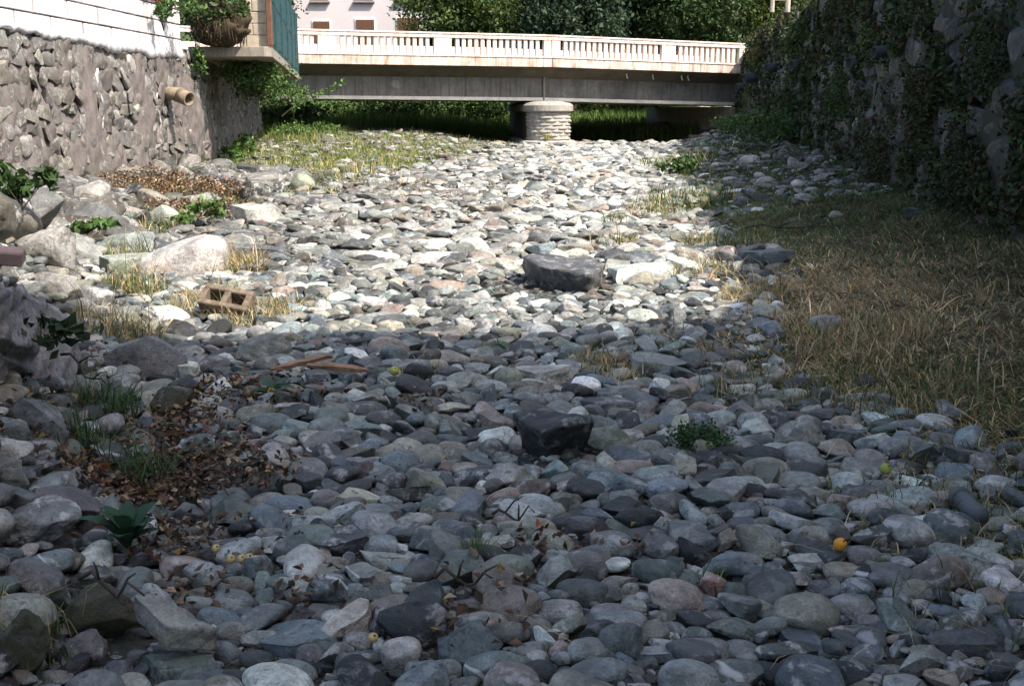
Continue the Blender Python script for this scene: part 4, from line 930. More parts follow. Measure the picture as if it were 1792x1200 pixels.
# drain pipes of the right wall
for i, (xa, xe, py, hp, lab) in enumerate(((1285, 1306, 152, 14, 'black drain pipe stub nearest the bridge girder on the right wall'), (1298, 1330, 135, 17, 'black drain pipe stub just above the one by the girder'),
        (1337, 1360, 118, 16, 'third black drain pipe stub from the bridge on the right wall'), (1380, 1403, 113, 20, 'black drain pipe stub in the middle of the right wall row'),
        (1479, 1504, 108, 22, 'black drain pipe stub below the leafy sprig on the right wall'), (1520, 1560, 88, 20, 'black drain pipe stub nearest the camera on the right wall'))):
    d = ray(xe, py); t = 2.68/(d[0]-.136*d[1]) ; p = np.array([0, 0, CAMZ])+d*t; r = hp/2*t/FPX; L_ = (xe-xa)*t/FPX
    mb = MB(); mb.pipe((p[0]+.25, p[1], p[2]), (p[0]-L_*.9, p[1]-.12, p[2]-.03), r, r*.82); tag(mb.build('drain_pipe', M['pvc'], None, True), lab, 'pipe', 'drain pipes in the right wall')
# broken clay pipe in the left wall
p = at_y(268, 163, 20.3); p[0] = -6.05; mb = MB(); e1 = p+[.38, -.25, -.03]; mb.pipe(p-[.1, -.06, -.01], e1, .115, .095); R = empty('clay_drain_pipe', p, 'broken clay drain pipe jutting from the left stone wall', 'pipe')
o = mb.build('pipe_section', M['clay'], None, True); o.parent = R; o.matrix_parent_inverse = Matrix.Translation(-Vector(p))
mb = MB(); mb.pipe(e1+[-.02, .0, -.02], e1+[.17, -.12, -.08], .125, .1); o = mb.build('pipe_section', M['clay'], None, True); o.parent = R; o.matrix_parent_inverse = Matrix.Translation(-Vector(p))

# ------------------------------------------------------------------ white block wall, tiles, platform
WW = empty('block_wall', (-6.3, 14, 2.25), 'white limewashed block wall on top of the left stone wall', 'wall')
ch = .255; yend = 21.2
for r_ in range(7):
    y = 8.0+(0 if r_ % 2 else .5); z = 2.2+ch*r_
    top_cut = 3.12 if True else 0
    while y < yend-.05:
        w = min(1.05, yend-y); yc = y+w/2
        if z < 4.0 and (z < 3.0 or yc < 14.5+(4.0-z)*0):
            mb = MB(); rot = Euler((0, 0, -.042)).to_matrix()
            mb.box((0, 0, 0), (.2, w-.06, ch-.022), None, .007); o = mb.build('block', M['white'], WW)
            o.location = (float(xl(yc))-.06+random.uniform(-.006, .006)+6.3, yc-14, z+ch/2-2.25); o.rotation_euler = (0, 0, -.042)
        y += w
mb = MB(); mb.prism([(float(xl(8))-.15, 8, 2.15), (float(xl(8))-.06, 8, 2.15), (float(xl(yend))-.06, yend, 2.15), (float(xl(yend))-.15, yend, 2.15), (float(xl(8))-.15, 8, 3.9), (float(xl(8))-.06, 8, 3.9), (float(xl(yend))-.06, yend-.02, 2.98), (float(xl(yend))-.15, yend-.02, 2.98)])
o = mb.build('mortar_core', M['slab']); o.parent = WW; o.matrix_parent_inverse = Matrix.Translation((6.3, -14, -2.25))
# plaster skirt that spills over the stones
ys = np.linspace(8, yend, 240); top = np.full(240, 2.3); low = 2.2+.02*np.sin(ys*3.1)+.02*np.sin(ys*8.3)+rng.normal(0, .012, 240)-.07*ss((ys-15)/4)*(1+.5*np.sin(ys*6.1)*np.sin(ys*2.3)); V = []
for i, y in enumerate(ys):
    x = float(xl(y)); V += [(x+.043, y, top[i]), (x+.05+.008*math.sin(y*17), y, (top[i]+low[i])/2), (x+.05, y, low[i]), (x+.0, y, low[i]-.02)]
F = [(i*4+k, i*4+k+1, i*4+k+5, i*4+k+4) for i in range(239) for k in range(3)]; obj_np('plaster_skirt', V, F, M['white'], None, None, True).parent = WW
bpy.data.objects['plaster_skirt'].matrix_parent_inverse = Matrix.Translation((6.3, -14, -2.25))
# red coping tiles at the wall end
RT_ = empty('tile_coping', (-6.1, 20, 3.02), 'red clay tile coping at the bridge end of the white wall', 'roof tiles')
for k in range(9):
    bm = bmesh.new(); N_ = 8
    for e in (0, 1): [bm.verts.new((-.3+.42*e, .09*math.cos(math.pi*i/N_), .06*math.sin(math.pi*i/N_)+.02*(1-e)-.02)) for i in range(N_+1)]
    bm.verts.ensure_lookup_table()
    for i in range(N_): bm.faces.new([bm.verts[j] for j in (i, i+1, i+N_+2, i+N_+1)])
    bmesh.ops.solidify(bm, geom=bm.faces[:], thickness=.014)
    me = bpy.data.meshes.new('tile'); bm.to_mesh(me); bm.free(); me.materials.append(M['tile']); o = link(bpy.data.objects.new('tile', me), RT_); o.location = (.05, -.6+k*.2, 0)
# concrete platform with its block pillar
PL = empty('platform', (-5.6, 22, 2.2), 'concrete platform slab jutting from the left bank above the wall', 'platform')
def poly_slab(pts, z0, z1, name, mat, root, loc):
    bm = bmesh.new(); a = [bm.verts.new((p[0], p[1], z0)) for p in pts]; b_ = [bm.verts.new((p[0], p[1], z1)) for p in pts]
    bm.faces.new(a[::-1]); bm.faces.new(b_); n = len(pts)
    for i in range(n): bm.faces.new((a[i], a[(i+1) % n], b_[(i+1) % n], b_[i]))
    bmesh.ops.bevel(bm, geom=bm.edges[:], offset=.012, segments=1, affect='EDGES'); bmesh.ops.recalc_face_normals(bm, faces=bm.faces)
    me = bpy.data.meshes.new(name); bm.to_mesh(me); bm.free(); me.materials.append(mat); o = link(bpy.data.objects.new(name, me), root)
    o.matrix_parent_inverse = Matrix.Translation(-Vector(loc)); return o
poly_slab([(-6.05, 22), (-4.62, 22), (-4.5, 22.1), (-7.15, 39.4), (-9.4, 39.4)], 2.19, 2.38, 'slab', M['slab'], PL, PL.location)
CP = empty('block_pillar', (-4.87, 22.35, 2.38), 'bare concrete block pillar standing on the platform', 'pillar')
for r_ in range(9):
    for (x, w) in (((-.135, .26), (.135, .26)) if r_ % 2 else ((-.2, .13), (.07, .39))):
        mb = MB(); mb.box((0, 0, 0), (w, .3, .205), None, .008); o = mb.build('block', M['block'], CP); o.location = (x+random.uniform(-.004, .004), random.uniform(-.006, .006), .107+r_*.215)
mb = MB(); mb.box((-4.87, 22.36, 3.35), (.47, .26, 1.94)); o = mb.build('mortar_core', M['joint'], CP); o.matrix_parent_inverse = Matrix.Translation(-CP.location)
RL = empty('railing', (-4.55, 22.2, 2.38), 'tall green metal railing of close upright bars along the platform', 'railing')
def rl(t): return Vector((-4.58-2.6*t, 22.25+17*t, 2.4))
for z in (.1, .95, 1.78):
    mb = MB(); mb.tube([rl(0)+Vector((0, 0, z)), rl(1)+Vector((0, 0, z))], .022, 6); o = mb.build('rail', M['green'], RL); o.matrix_parent_inverse = Matrix.Translation(-RL.location)
mb = MB(); mb.box((0, 0, 0), (.022, .05, 1.74)); bar = None
for i in range(86):
    if i == 0: bar = mb.build('bar', M['green'], RL); o = bar
    else: o = bar.copy(); COL.objects.link(o); o.parent = RL
    o.location = rl(i/85)-RL.location+Vector((0, 0, .9)); o.rotation_euler = (0, 0, .152)
for i, t in enumerate((0, .12, .3, .5, .7, .9, 1)):
    mb = MB(); mb.box((0, 0, 0), (.05, .05, 1.95)); o = mb.build('post', M['rust' if i == 0 else 'green'], RL); o.location = rl(t)-RL.location+Vector((.03, -.0, .95))
mb = MB(); mb.box((-4.53, 22.1, 3.4), (.1, .1, 2.0), None, .01); tag(mb.build('gate_post', M['shutter']), 'dark brown gate post between the block pillar and the green railing', 'post')

# hanging ivy and shrubs on the left
c = at_y(385, 78, 21.9)
IV = empty('hanging_ivy', c, 'ivy hummock with matted brown roots hanging beside the block pillar', 'ivy')
V, F = rock('r', 991, 5); P2 = V*np.array([.5, .4, .42])+np.array([.03, 0, .36]); r4 = np.random.default_rng(4); P2 *= (1+.08*wnoise(V, r4, 5)*.9+.07*wnoise(V, r4, 14)+.05*wnoise(V, r4, 33))[:, None]; obj_np('root_mat', P2, F, M['root'], IV, None, True)
n = 1700; P = rng.normal(size=(n, 3)); P /= np.linalg.norm(P, axis=1)[:, None]; P = P*np.array([.55, .45, .42])*rng.uniform(.85, 1.1, (n, 1))+[-.02, -.05, .62]; P = P[P[:, 2] > .5-.45*rng.random(n)**2+.15*P[:, 0]]; n = len(P)
V, F, C = leafset(P, rng.uniform(.06, .12, n), gcol(n, [(.05, .1, .03), (.07, .12, .035), (.025, .05, .02), (.14, .09, .05)], [2, 1, 2, .6])); obj_np('foliage', V, F, LEAF, IV, C)
mb = MB()
for k in range(130):
    a = random.uniform(0, 6.28); e = random.uniform(-.6, .9); q0 = Vector((.47*math.cos(a)*math.cos(e), .4*math.sin(a)*math.cos(e)-.03, .34+.36*math.sin(e)))
    mb.tube([q0*.95, q0*1.08+Vector((0, 0, -.08)), q0*1.03+Vector((random.uniform(-.06, .06), 0, -.22-random.random()*.12))], [.009, .007, .003], 4)
mb.build('root', M['twig'], IV, True)
n = 1500; P = rng.normal(size=(n, 3)); P /= np.linalg.norm(P, axis=1)[:, None]; P = P*np.array([.5, .43, .38])+[0, 0, .34]
V, F, C = leafset(P, rng.uniform(.03, .07, n), gcol(n, [(.12, .08, .04), (.06, .06, .02), (.2, .13, .06)], [2, 2, 1])); obj_np('dead_foliage', V, F, DRY, IV, C)
for px, py, Y, rad, n, lab, nm in ((300, 8, 20.2, (.5, .3, .18), 500, 'ivy spilling over the red tiles at the end of the white wall', 'ivy'), (285, 30, 19.6, (.12, .12, .25), 120, 'thin vine hanging down the white wall', 'vine'),
        (350, 95, 21.6, (.13, .15, .3), 380, 'mossy ivy strip between the white wall and the platform', 'ivy'), (455, 135, 25, (.6, 2.0, .4), 3200, 'dark ivy hanging under the platform slab', 'ivy'),
        (505, 160, 32, (.5, 2, .35), 1100, 'dark ivy mass below the far end of the green railing', 'ivy')):
    p = at_y(px, py, Y); p[2] -= rad[2]*.9
    clump(nm, p, rad, n, .08, [(.05, .1, .025), (.03, .065, .018), (.09, .14, .03)], [2, 2, 1], lab, 'ivy')
p = at_y(560, 175, 36); root = empty('bramble_branch', p, 'arching leafy branch in front of the left end of the girder', 'branch')
mb = MB(); mb.tube([(-1.2, 0, -.5), (-.6, 0, -.02), (.1, 0, .3), (.8, 0, .52)], [.02, .015, .01, .005], 5); mb.build('stem', M['twig'], root)
n = 160; t = rng.random(n); P = np.stack([-.9+1.7*t, rng.normal(0, .08, n), -.35+.9*t**.8+rng.normal(0, .06, n)], 1); V, F, C = leafset(P, rng.uniform(.08, .14, n), gcol(n, [(.09, .17, .04)], [1])); obj_np('foliage', V, F, LEAF, root, C)
for px, py, Y, rad, n, lab in ((500, 205, 37, (.8, 1.2, .35), 1400, 'leafy green bush at the left bank before the bridge'), (560, 210, 40, (.9, 1, .25), 1000, 'low green bush under the left span'),
        (420, 225, 28, (.4, .8, .3), 700, 'green weeds at the far foot of the left wall'), (405, 262, 24, (.3, .5, .2), 400, 'sunlit weeds at the corner of the left wall')):
    p = at_y(px, py, Y); p[2] = float(g(p[0], p[1]))-.05
    clump('bush', p, rad, n, .1, [(.06, .12, .025), (.1, .17, .04), (.04, .08, .02)], [2, 2, 1], lab, 'bush')

# plants on the right wall and bank
def onwall(px, py):
    d = ray(px, py); t = 2.68/(d[0]-.136*d[1]); return np.array([0, 0, CAMZ])+d*t
RP = [(1330, 95, (.35, .9, .45), 1300, .1, [(.12, .13, .03), (.1, .05, .02), (.05, .09, .02)], 'rust and yellow-green shrub where the right wall meets the bridge'),
      (1400, 60, (.3, .9, .4), 1300, .09, [(.03, .06, .015), (.06, .08, .02)], 'dark green shrub on top of the far right wall'),
      (1310, 165, (.2, .6, .3), 500, .09, [(.12, .16, .03), (.05, .08, .02)], 'yellow-green leaves below the pipes by the bridge'),
      (1515, 72, (.22, .25, .2), 220, .1, [(.13, .19, .04), (.07, .12, .03)], 'bright leafy sprig above the nearest drain pipe'),
      (1480, 20, (.25, .6, .35), 900, .07, [(.05, .025, .015), (.03, .05, .015)], 'reddish creeper over the top of the right wall'),
      (1600, 30, (.2, .45, .35), 1100, .06, [(.03, .05, .015), (.05, .06, .02)], 'dark creeper high on the near right wall'),
      (1620, 180, (.16, .5, .4), 1300, .055, [(.03, .05, .015), (.05, .035, .015)], 'ivy curtain in the middle of the near right wall'),
      (1740, 120, (.12, .35, .3), 900, .05, [(.025, .045, .018)], 'ivy patch at the right edge high on the wall'),
      (1470, 190, (.2, .8, .4), 1500, .07, [(.035, .06, .015)], 'ivy patch below the middle drain pipes'),
      (1550, 280, (.2, .6, .3), 1300, .06, [(.03, .05, .015), (.06, .04, .02)], 'brown and green growth at the foot of the right wall'),
      (1700, 300, (.16, .4, .3), 1300, .05, [(.03, .05, .02), (.04, .03, .02)], 'dark growth at the foot of the near right wall'),
      (1390, 150, (.2, .8, .35), 900, .08, [(.04, .065, .015)], 'ivy patch between the far drain pipes')]
def wall_leaves(cy, cz_, sy, sz, n, size, cs, out, freq=2.2, thr=-.1):
    y = cy+rng.normal(0, sy, n); z = cz_+rng.normal(0, sz, n)-.15*np.abs(rng.normal(0, 1, n))*sz
    k = (vn2(y, z*1.5, freq, cy)+.5*vn2(y, z, freq*2.7, cz_) > thr) & (z > g(xw(y)-.2, y)) & (z < 3.75)
    y, z = y[k], z[k]; m_ = len(y); x = xw(y)+.04*(z-.3)-.02-out*rng.random(m_)**1.6
    return leafset(np.stack([x, y, z], 1), size*rng.uniform(.6, 1.4, m_), gcol(m_, cs, [1]*len(cs), .4))
for i, (px, py, rad, n, s, cs, lab) in enumerate(RP):
    p = onwall(px, py)
    if i in (0, 1):
        p[2] -= rad[2]; clump('shrub', p, rad, n, s, cs, [1]*len(cs), lab, 'shrub'); continue
    V, F, C = wall_leaves(p[1], p[2], rad[1]*.8, rad[2]*.85, int(n*1.5), s*.8, cs, .22 if i != 3 else .12)
    o = obj_np('creeper', V-p, F, LEAF, None, C); o.location = p; tag(o, lab, 'creeper')
yy = np.concatenate([4.5+41*rng.random(120)**1.3, 5.5+5*rng.random(34)]); VV, FF, CC_, off = [], [], [], 0
for y0 in yy:
    V, F, C = wall_leaves(y0, float(g(xw(y0)-.1, y0))+rng.random()**1.2*2.9, .3+.03*y0, .3, 900, np.interp(y0, [5, 40], [.045, .13])*random.uniform(.6, 1.7), [(.03, .05, .014), (.022, .035, .012), (.05, .035, .018), (.045, .07, .02)], .12, 2.2, .12)
    VV.append(V); FF.append(F+off); CC_.append(C); off += len(V)
o = obj_np('small_creepers', np.concatenate(VV), np.concatenate(FF), LEAF, None, np.concatenate(CC_)); o['kind'] = 'stuff'
for px, py, rad, n, lab in ((1350, 235, (.9, 1.6, .4), 2600, 'dense green bush on the right bank near the bridge'), (1290, 215, (.6, 1.5, .3), 1500, 'low green bush on the rubble slope by the bridge'), (1400, 215, (.5, 1.2, .4), 1600, 'dark green bush at the foot of the far right wall'),
        (1190, 290, (.4, .5, .2), 380, 'upright green weeds where the right bank meets the channel')):
    p, _ = at(px, py+20); clump('bush', p, rad, n, .085, [(.04, .08, .018), (.06, .11, .025), (.03, .05, .014)], [2, 2, 1], lab, 'bush')

# ------------------------------------------------------------------ the bridge
BL = np.array([-7.9, 40.0]); BR = np.array([9.3, 46.0]); bd = (BR-BL)/np.linalg.norm(BR-BL); bn = np.array([-bd[1], bd[0]])   # bn points away from the camera
SP = float(np.dot(np.array([1.5, 43.28])-BL, bd)); SE = float(np.linalg.norm(BR-BL))
def bp(s, dd, z): p = BL+bd*s+bn*dd; return Vector((p[0], p[1], z))
def zt_(s): return 3.885-.02*s/SP if s < SP else 3.865-.165*(s-SP)/(SE-SP)
def zg_(s): return 1.59-.06*s/SP if s < SP else 1.53-.165*(s-SP)/(SE-SP)
BRG = empty('bridge', bp(SP, 0, 0), 'cream concrete road bridge with slotted parapet over the dry river', 'bridge')
inv = Matrix.Translation(-BRG.location)
def bbox(mb, s0, s1, d0, d1, f0, f1):
    """prism between stations; f0,f1 give bottom/top z at s"""
    mb.prism([bp(s0, d0, f0(s0)), bp(s1, d0, f0(s1)), bp(s1, d1, f0(s1)), bp(s0, d1, f0(s0)), bp(s0, d0, f1(s0)), bp(s1, d0, f1(s1)), bp(s1, d1, f1(s1)), bp(s0, d1, f1(s0))])
def bpart(name, mat, segs, root=BRG):
    mb = MB()
    for sgm in segs: bbox(mb, *sgm)
    o = mb.build(name, M[mat], root); o.matrix_parent_inverse = Matrix.Translation(-root.location); return o
J0, J1 = SP-.01, SP+.01
halves = ((-3.5, SP-.012), (SP+.012, SE+2.5))
for a, b_ in halves:
    bpart('fascia', 'fascia', [(a, b_, 0, .25, lambda s: zt_(s)-1.12, lambda s: zt_(s)-.8)])
    bpart('fascia_ledge', 'parapet', [(a, b_, -.03, .24, lambda s: zt_(s)-.8, lambda s: zt_(s)-.75)])
    bpart('top_rail', 'parapet', [(a, b_, -.02, .24, lambda s: zt_(s)-.16, lambda s: zt_(s)-.03)])
    bpart('rail_cap', 'parapet', [(a, b_, -.05, .27, lambda s: zt_(s)-.03, lambda s: zt_(s)+.02)])
def s_of(px):
    d = ray(px, 150); t0, t1 = -5., 25.      # station on the front face seen at px
    A = np.array([[bd[0], -d[0]], [bd[1], -d[1]]]); s, t = np.linalg.solve(A, -BL); return s
lo_ = lambda s: zt_(s)-.75; hi_ = lambda s: zt_(s)-.16
solids = [(440, 528), (559, 590), (761, 791), (952, 964.4), (966, 980), (1157, 1181), (1292, 1420)]
groups = [(528, 559, 3), (590, 761, 15), (791, 952, 15), (980, 1157, 18), (1181, 1292, 12)]
for a, b_ in solids: bpart('panel', 'parapet', [(s_of(a), s_of(b_), .0, .2, lo_, hi_)])
for a, b_, n in groups:
    sa, sb = s_of(a), s_of(b_); pitch = (sb-sa)/n
    for k in range(1, n):
        s0 = sa+pitch*k-.064; bpart('baluster', 'parapet', [(s0, s0+.128, .03, .17, lo_, hi_)])
# deck, overhang soffit, girders
DW = 9.0
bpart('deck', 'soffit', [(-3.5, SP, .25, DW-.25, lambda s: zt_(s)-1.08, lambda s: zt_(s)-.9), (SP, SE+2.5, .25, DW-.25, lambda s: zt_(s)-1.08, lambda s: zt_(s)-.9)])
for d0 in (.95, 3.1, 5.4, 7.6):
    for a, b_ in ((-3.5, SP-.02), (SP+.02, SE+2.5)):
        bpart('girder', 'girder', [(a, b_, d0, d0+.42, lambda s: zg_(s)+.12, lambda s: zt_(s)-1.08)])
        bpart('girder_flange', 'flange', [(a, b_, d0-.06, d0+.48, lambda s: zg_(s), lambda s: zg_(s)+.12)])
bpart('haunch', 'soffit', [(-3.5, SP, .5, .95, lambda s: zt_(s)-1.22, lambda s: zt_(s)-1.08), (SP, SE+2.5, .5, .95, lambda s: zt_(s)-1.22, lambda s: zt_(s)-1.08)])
for sa_, sb_ in ((-3.5, SP), (SP, SE+2.5)):
    mb = MB(); mb.prism([bp(sa_, .26, zt_(sa_)-1.13), bp(sb_, .26, zt_(sb_)-1.13), bp(sb_, .93, zt_(sb_)-1.5), bp(sa_, .93, zt_(sa_)-1.5), bp(sa_, .26, zt_(sa_)-1.10), bp(sb_, .26, zt_(sb_)-1.10), bp(sb_, .93, zt_(sb_)-1.10), bp(sa_, .93, zt_(sa_)-1.10)])
    o = mb.build('sloping_soffit', M['soffit'], BRG); o.matrix_parent_inverse = inv
# far parapet
for a, b_ in halves: bpart('far_parapet', 'parapet', [(a, b_, DW-.22, DW, lambda s: zt_(s)-1.12, lambda s: zt_(s))])
mb = MB(); mb.tube([bp(SP, .88, 2.65), bp(SP, .88, 1.62)], .04, 8); o = mb.build('downpipe', M['slab'], BRG); o.matrix_parent_inverse = inv
for px in (1106, 1152, 1203, 1214):
    s = s_of(px); mb = MB(); mb.tube([bp(s, .5, zt_(s)-1.12), bp(s, .5, zt_(s)-1.32), bp(s, .42, zt_(s)-1.43)], .03, 6); o = mb.build('spout', M['flange'], BRG); o.matrix_parent_inverse = inv
# pier
PR = empty('bridge_pier', bp(SP+.1, .7, 0), 'rounded stone block bridge pier with a domed cap', 'bridge pier')
R0 = .84; cz = 0
pd = np.array([1., .08]); pn_ = np.array([-.08, 1.])
pc = np.array([PR.location.x, PR.location.y]); 
def stadium(r, n=14, L_=8.2, start=0):   # outline: nose towards camera then straight back
    pts = []
    for i in range(n+1):
        a = math.pi+math.pi*i/n; pts.append(pd*math.cos(a)*r+pn_*math.sin(a)*r)
    pts.append(pd*r+pn_*L_); pts.append(-pd*r+pn_*L_); return pts
def stad_part(name, mat, rs, root=PR, bev=0):
    bm = bmesh.new(); rings = [[bm.verts.new((p[0], p[1], z)) for p in stadium(r, 18)] for r, z in rs]; n = len(rings[0])
    for a in range(len(rings)-1):
        for i in range(n): bm.faces.new((rings[a][i], rings[a][(i+1) % n], rings[a+1][(i+1) % n], rings[a+1][i]))
    bm.faces.new(rings[0][::-1]); bm.faces.new(rings[-1]); bmesh.ops.recalc_face_normals(bm, faces=bm.faces)
    me = bpy.data.meshes.new(name); bm.to_mesh(me); bm.free(); me.materials.append(M[mat]); return link(bpy.data.objects.new(name, me), root)
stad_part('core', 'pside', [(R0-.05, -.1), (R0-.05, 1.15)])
SHORT = True
_st = stadium
def stadium(r, n=14, L_=.05): return _st(r, n, L_)
stad_part('joint_mortar', 'joint', [(R0-.035, -.1), (R0-.035, 1.14)])
stadium = _st
stad_part('footing', 'joint', [(R0+.2, -.3), (R0+.2, .03), (R0+.14, .07)])
stad_part('cap', 'pier', [(R0+.02, 1.12), (R0+.1, 1.16), (R0+.1, 1.36), (R0+.0, 1.44), (R0-.35, 1.52)])
nc = 8; hc = (1.12-.07)/nc
for c_ in range(nc):
    a0 = 180+(0 if c_ % 2 else -17); step = 37
    k = a0
    while k < 360:
        A0, A1 = max(k, 180), min(k+step, 360); k += step
        if A1-A0 < 5: continue
        bm = bmesh.new(); z0 = .07+c_*hc+.011; z1 = z0+hc-.022; r_ = R0+random.uniform(-.025, .03); N_ = 5; g_ = math.radians(1.7)
        fr = []
        for i in range(N_+1):
            a = math.radians(A0)+g_+(math.radians(A1-A0)-2*g_)*i/N_; row = []
            e = 0 if 0 < i < N_ else .03
            for rr, zz in ((R0-.09, z0), (r_-.025-e, z0), (r_+.01-e+random.uniform(-.01, .015), z0+(z1-z0)*.35), (r_+.005-e+random.uniform(-.01, .01), z0+(z1-z0)*.7), (r_-.03-e, z1), (R0-.09, z1)):
                p = pd*math.cos(a)*rr+pn_*math.sin(a)*rr; row.append(bm.verts.new((p[0], p[1], zz)))
            fr.append(row)
        for i in range(N_):
            for j in range(6): bm.faces.new((fr[i][j], fr[i][(j+1) % 6], fr[i+1][(j+1) % 6], fr[i+1][j]))
        bm.faces.new(fr[0]); bm.faces.new(fr[-1][::-1]); bmesh.ops.recalc_face_normals(bm, faces=bm.faces)
        me = bpy.data.meshes.new('stone_block'); bm.to_mesh(me); bm.free(); me.materials.append(M['pier']); link(bpy.data.objects.new('stone_block', me), PR)
p = bp(SP-.3, -.25, .15); n = 60; x = p[0]+rng.normal(0, .08, n); y = p[1]+rng.normal(0, .06, n)
tag(blades('grass_tuft', np.stack([x, y, np.full(n, .12)], 1), rng.uniform(.15, .38, n), np.full(n, .016), np.abs(rng.normal(.4, .3, n)), gcol(n, [(.3, .27, .08), LIME], [2, 1])), 'yellowing grass tuft growing against the bridge pier', 'grass tuft')
# abutments
for s0, s1, lab in ((-4.2, -.9, 'dark left abutment under the bridge end'), (SE-.2, SE+3, 'right abutment behind the rubble slope')):
    mb = MB(); bbox(mb, s0, s1, .6, DW-.3, lambda s: -.3, lambda s: zg_(s)-.01 if s < SP else zg_(SE)-.06); tag(mb.build('abutment', M['slab']), lab, 'abutment')
# boulders beneath the right span
for px, py, w, c_, lab in ((1138, 217, .55, 'l', 'pale boulder in the grass beyond the right span'), (1155, 226, .7, 'g', 'grey rounded boulder beyond the right span'), (1178, 230, .6, 'd', 'dark boulder at the edge of the right span shade')):
    p = at_y(px, py, 52); V, F = rock('r', int(px), 4); o = obj_np('boulder', V, F, STONE, None, None, True); o.location = (p[0], p[1], float(g(p[0], p[1]))+w*.3); o.scale = (w, w*.8, w*.55); set_stone(o, PAL[c_][0]); tag(o, lab, 'boulder')

# ------------------------------------------------------------------ behind the bridge
HS = empty('house', (-8.5, 66, 2.0), 'pale lilac rendered house with brown shutters behind the bridge', 'house')
def hw(px, py, Y=66): p = at_y(px, py, Y); return p
xL, xR = hw(470, 40)[0], hw(748, 40)[0]; zT = 12.5
mb = MB(); mb.box(((xL+xR)/2, 70, zT/2), (xR-xL, 8, zT)); o = mb.build('wall', M['render'], HS); iv = Matrix.Translation(-HS.location); o.matrix_parent_inverse = iv
wins = [(548, 577, 38), (623, 655, 35), (695, 732, 32)]
for i, (a, b_, t) in enumerate(wins):
    pa, pb = hw(a, t), hw(b_, t); zc = pa[2]; w = pb[0]-pa[0]; xc = (pa[0]+pb[0])/2; h = 1.35
    mb = MB(); mb.box((xc, 65.975, zc-h/2), (w+.16, .05, h+.16), None, .01); fo = mb.build('window', M['trim'], HS); fo.matrix_parent_inverse = iv
    for sgn in (-1, 1):
        mb = MB(); mb.box((xc+sgn*w/4, 65.93, zc-h/2), (w/2-.01, .05, h))
        for k in range(6): mb.box((xc+sgn*w/4-w/4+(k+.5)*w/12, 65.9, zc-h/2), (w/12-.025, .02, h-.06))
        o = mb.build('shutter', M['shutter'], fo)
for a, b_ in ((543, 577), (619, 655), (690, 728)):
    pa, pb = hw(a, 4), hw(b_, 4); w = pb[0]-pa[0]; xc = (pa[0]+pb[0])/2
    mb = MB(); mb.box((xc, 65.9, pa[2]), (w+.05, .25, .1), None, .01); o = mb.build('sill', M['sill'], HS); o.matrix_parent_inverse = iv
    mb = MB(); mb.box((xc, 65.95, pa[2]+.7), (w-.12, .05, 1.25)); o = mb.build('shutter', M['shutter'], HS); o.matrix_parent_inverse = iv
bm = bmesh.new(); vv = [bm.verts.new(v) for v in ((xL-.5, 65.3, zT), (xR+.5, 65.3, zT), (xR+.5, 74.7, zT), (xL-.5, 74.7, zT), (xL+1, 70, zT+2.5), (xR-1, 70, zT+2.5))]
for f in ((0, 1, 5, 4), (1, 2, 5), (2, 3, 4, 5), (3, 0, 4), (3, 2, 1, 0)): bm.faces.new([vv[i] for i in f])
me = bpy.data.meshes.new('roof'); bm.to_mesh(me); bm.free(); me.materials.append(M['tile']); o = link(bpy.data.objects.new('roof', me), HS); o.matrix_parent_inverse = iv
# pink house glimpsed between the trees
H2 = empty('house', (11, 88, 3), 'pink rendered house glimpsed between the trees', 'house'); mb = MB(); mb.box((0, 0, 5), (9, 7, 10)); mb.build('wall', M['pink'], H2)
mb = MB(); mb.prism([(-5, -4, 10), (5, -4, 10), (5, 4, 10), (-5, 4, 10), (-5, -.1, 12), (5, -.1, 12), (5, .1, 12), (-5, .1, 12)]); mb.build('roof', M['tile'], H2)
for x in (-3, 0, 3):
    for z in (3, 6.5): mb = MB(); mb.box((x, -3.53, z), (1, .1, 1.5)); mb.build('window', M['sill'], H2)
# trees
def tree(loc, H, R, n, lab, cols, seed, leaf=.2, zlow=.25):
    r = np.random.default_rng(seed); root = empty('tree', loc, lab, 'tree', 'trees behind the bridge'); mb = MB()
    mb.tube([(0, 0, -.3), (.1, 0, H*.2), (-.1, .1, H*.45), (.1, 0, H*.75)], [R*.08, R*.065, R*.045, R*.015], 8)
    k = 120; cc = r.normal(size=(k, 3)); cc /= np.linalg.norm(cc, axis=1)[:, None]; cc *= (r.random(k)**.35)[:, None]; cc = cc*[R, R, H*(1-zlow)/2]+[0, 0, H*(1+zlow)/2]
    for j in range(12): mb.tube([(0, 0, H*(.2+.03*j)), tuple(cc[j]*.55+np.array([0, 0, H*.15])), tuple(cc[j])], [R*.03, R*.018, R*.006], 5)
    mb.build('trunk', M['bark'], root, True)
    idx = r.integers(0, k, n); P = cc[idx]+r.normal(size=(n, 3))*R*.13*r.uniform(.5, 1.5, k)[idx][:, None]
    V, F, C = quads(P, leaf*r.uniform(.6, 1.4, n), gcol(n, cols, [1]*len(cols))*r.uniform(.75, 1.3, k)[idx][:, None]); obj_np('crown', V, F, LEAF, root, C)
G1 = [(.034, .064, .018), (.052, .09, .024), (.022, .045, .014)]; G2 = [(.024, .048, .025), (.018, .036, .018), (.036, .064, .028)]; G3 = [(.085, .115, .025), (.048, .085, .02)]
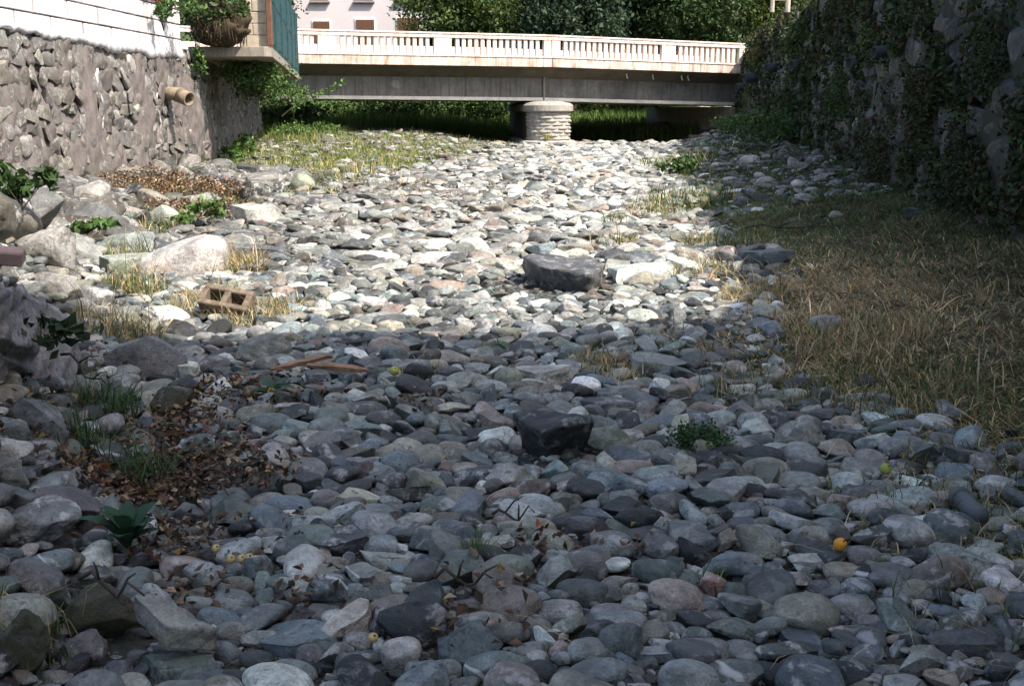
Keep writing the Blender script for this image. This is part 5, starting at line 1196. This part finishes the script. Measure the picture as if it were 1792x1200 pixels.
for X, Y, H, R, n, lab, cs in ((-2.6, 60, 8.5, 2.9, 26000, 'yellow-green tree beside the lilac house', G3+G1[:1]), (.8, 64, 10, 3.6, 26000, 'mid green broad tree right of the lilac house', G1), (3.0, 58, 8.0, 2.6, 22000, 'dark bluish tree above the bridge pier', G2),
        (6.2, 62, 9.5, 3.3, 26000, 'deep green tree above the right span', G2), (9.6, 59, 8.0, 2.8, 22000, 'green bushy tree near the right end of the bridge', G1), (13.2, 62, 9, 3.2, 22000, 'pale green loose tree behind the right abutment', G3),
        (4.4, 74, 14, 4.5, 20000, 'tall dark tree in the second row above the pier', G2), (-1.5, 76, 14, 4.5, 20000, 'tall dark tree behind the yellow-green tree', G2), (10, 76, 13, 4.2, 20000, 'tall green tree in the second row before the pink house', G1), (16.5, 72, 12, 4, 20000, 'tall tree rising behind the right wall', G1), (-14.5, 62, 9, 3, 14000, 'green tree left of the lilac house', G1)):
    tree((X, Y, float(g(X, Y))), H, R, n, lab, cs, int(abs(X)*100+Y))
for X, Y, rad, n, lab in ((-6, 53, (2.4, 1.4, .8), 3500, 'dark bush seen under the left span'), (-2, 55, (2.4, 1.4, .9), 3500, 'dense bush seen under the left span near the pier'), (-10, 51, (2, 1.5, .9), 3000, 'green bush at the left abutment beyond the bridge'),
        (3.6, 60, (2.2, 1.3, .8), 3000, 'green bush beyond the right span near the pier'), (8, 60, (2.6, 1.3, .9), 3000, 'wide green bush beyond the right span'), (12, 55, (2.4, 2, 1.4), 3000, 'tall bush behind the right abutment')):
    clump('bush', (X, Y, float(g(X, Y))-.1), rad, n, .2, [(.04, .08, .018), (.07, .12, .028), (.03, .05, .015)], [2, 2, 1], lab, 'bush')
# wooded hillside closing the view
hx = np.linspace(-160, 160, 120); hy = np.linspace(95, 220, 60); HX, HY = np.meshgrid(hx, hy); HZ = 2+np.clip(HY-95, 0, None)*.62+2.5*np.sin(HX*.21)*np.sin(HY*.17)+1.6*np.sin(HX*.7+HY*.5)*np.sin(HY*.45)
HZ = np.where(HY < 97, -1, HZ); V = np.stack([HX, HY, HZ], -1).reshape(-1, 3); ii = (np.arange(59)[:, None]*120+np.arange(119)[None]).ravel(); F = np.stack([ii, ii+1, ii+121, ii+120], 1)
tag(obj_np('hillside', V, F, flat_mat('wooded_slope', (.035, .055, .02), .6, .35, .95, .4, None, (.012, .02, .008), (.45, .6), .8), None, None, True), kind='structure')
# post on top of the right wall
p = at_y(1378, 22, 27); mb = MB(); mb.tube([p, p+[0, 0, 1.4]], .06, 8); mb.tube([p+[-.35, 0, 0], p+[-.35, 0, 1.4]], .05, 8); mb.box(p+[-.17, 0, .3], (.3, .04, .08)); tag(mb.build('fence_post', M['block']), 'weathered pale twin post on top of the right wall', 'post')
# unseen tall house, added behind the camera to cast shade over the foreground
TB = empty('added_shade_house', (10, -9.4, 3.15), 'unseen grey house added behind the viewpoint to shade the foreground', 'house')
mb = MB(); mb.box((0, .3, 6.45), (12, 14, 12.9)); mb.build('wall', M['tower'], TB)
for z in (1.8, 4.8, 7.8, 10.8):
    for y in (-4.5, -1.5, 1.5, 4.5):
        mb = MB(); mb.box((-6.02, y, z), (.06, 1.1, 1.6)); mb.build('window', M['sill'], TB)
mb = MB(); mb.box((0, .3, 12.98), (12.3, 14.2, .16)); mb.build('roof', M['tile'], TB)

for X, H in ((6.6, 12.2), (10.2, 12.8), (13.8, 12)):  # unseen trees, added to dapple the edge of the foreground shade
    tree((X, -2.75, 3.1), H, 2.2, 15000, {6.6: 'added shade-casting tree on the right bank behind the viewpoint, nearest the river', 10.2: 'middle added shade-casting tree beside the grey house behind the viewpoint', 13.8: 'added shade-casting tree behind the viewpoint farthest from the river'}[X], G1, int(X*10), .22, .35)
    bpy.data.objects[[o.name for o in bpy.data.objects if o.get('category') == 'tree'][-1]]['group'] = 'added shade trees beside the unseen house'
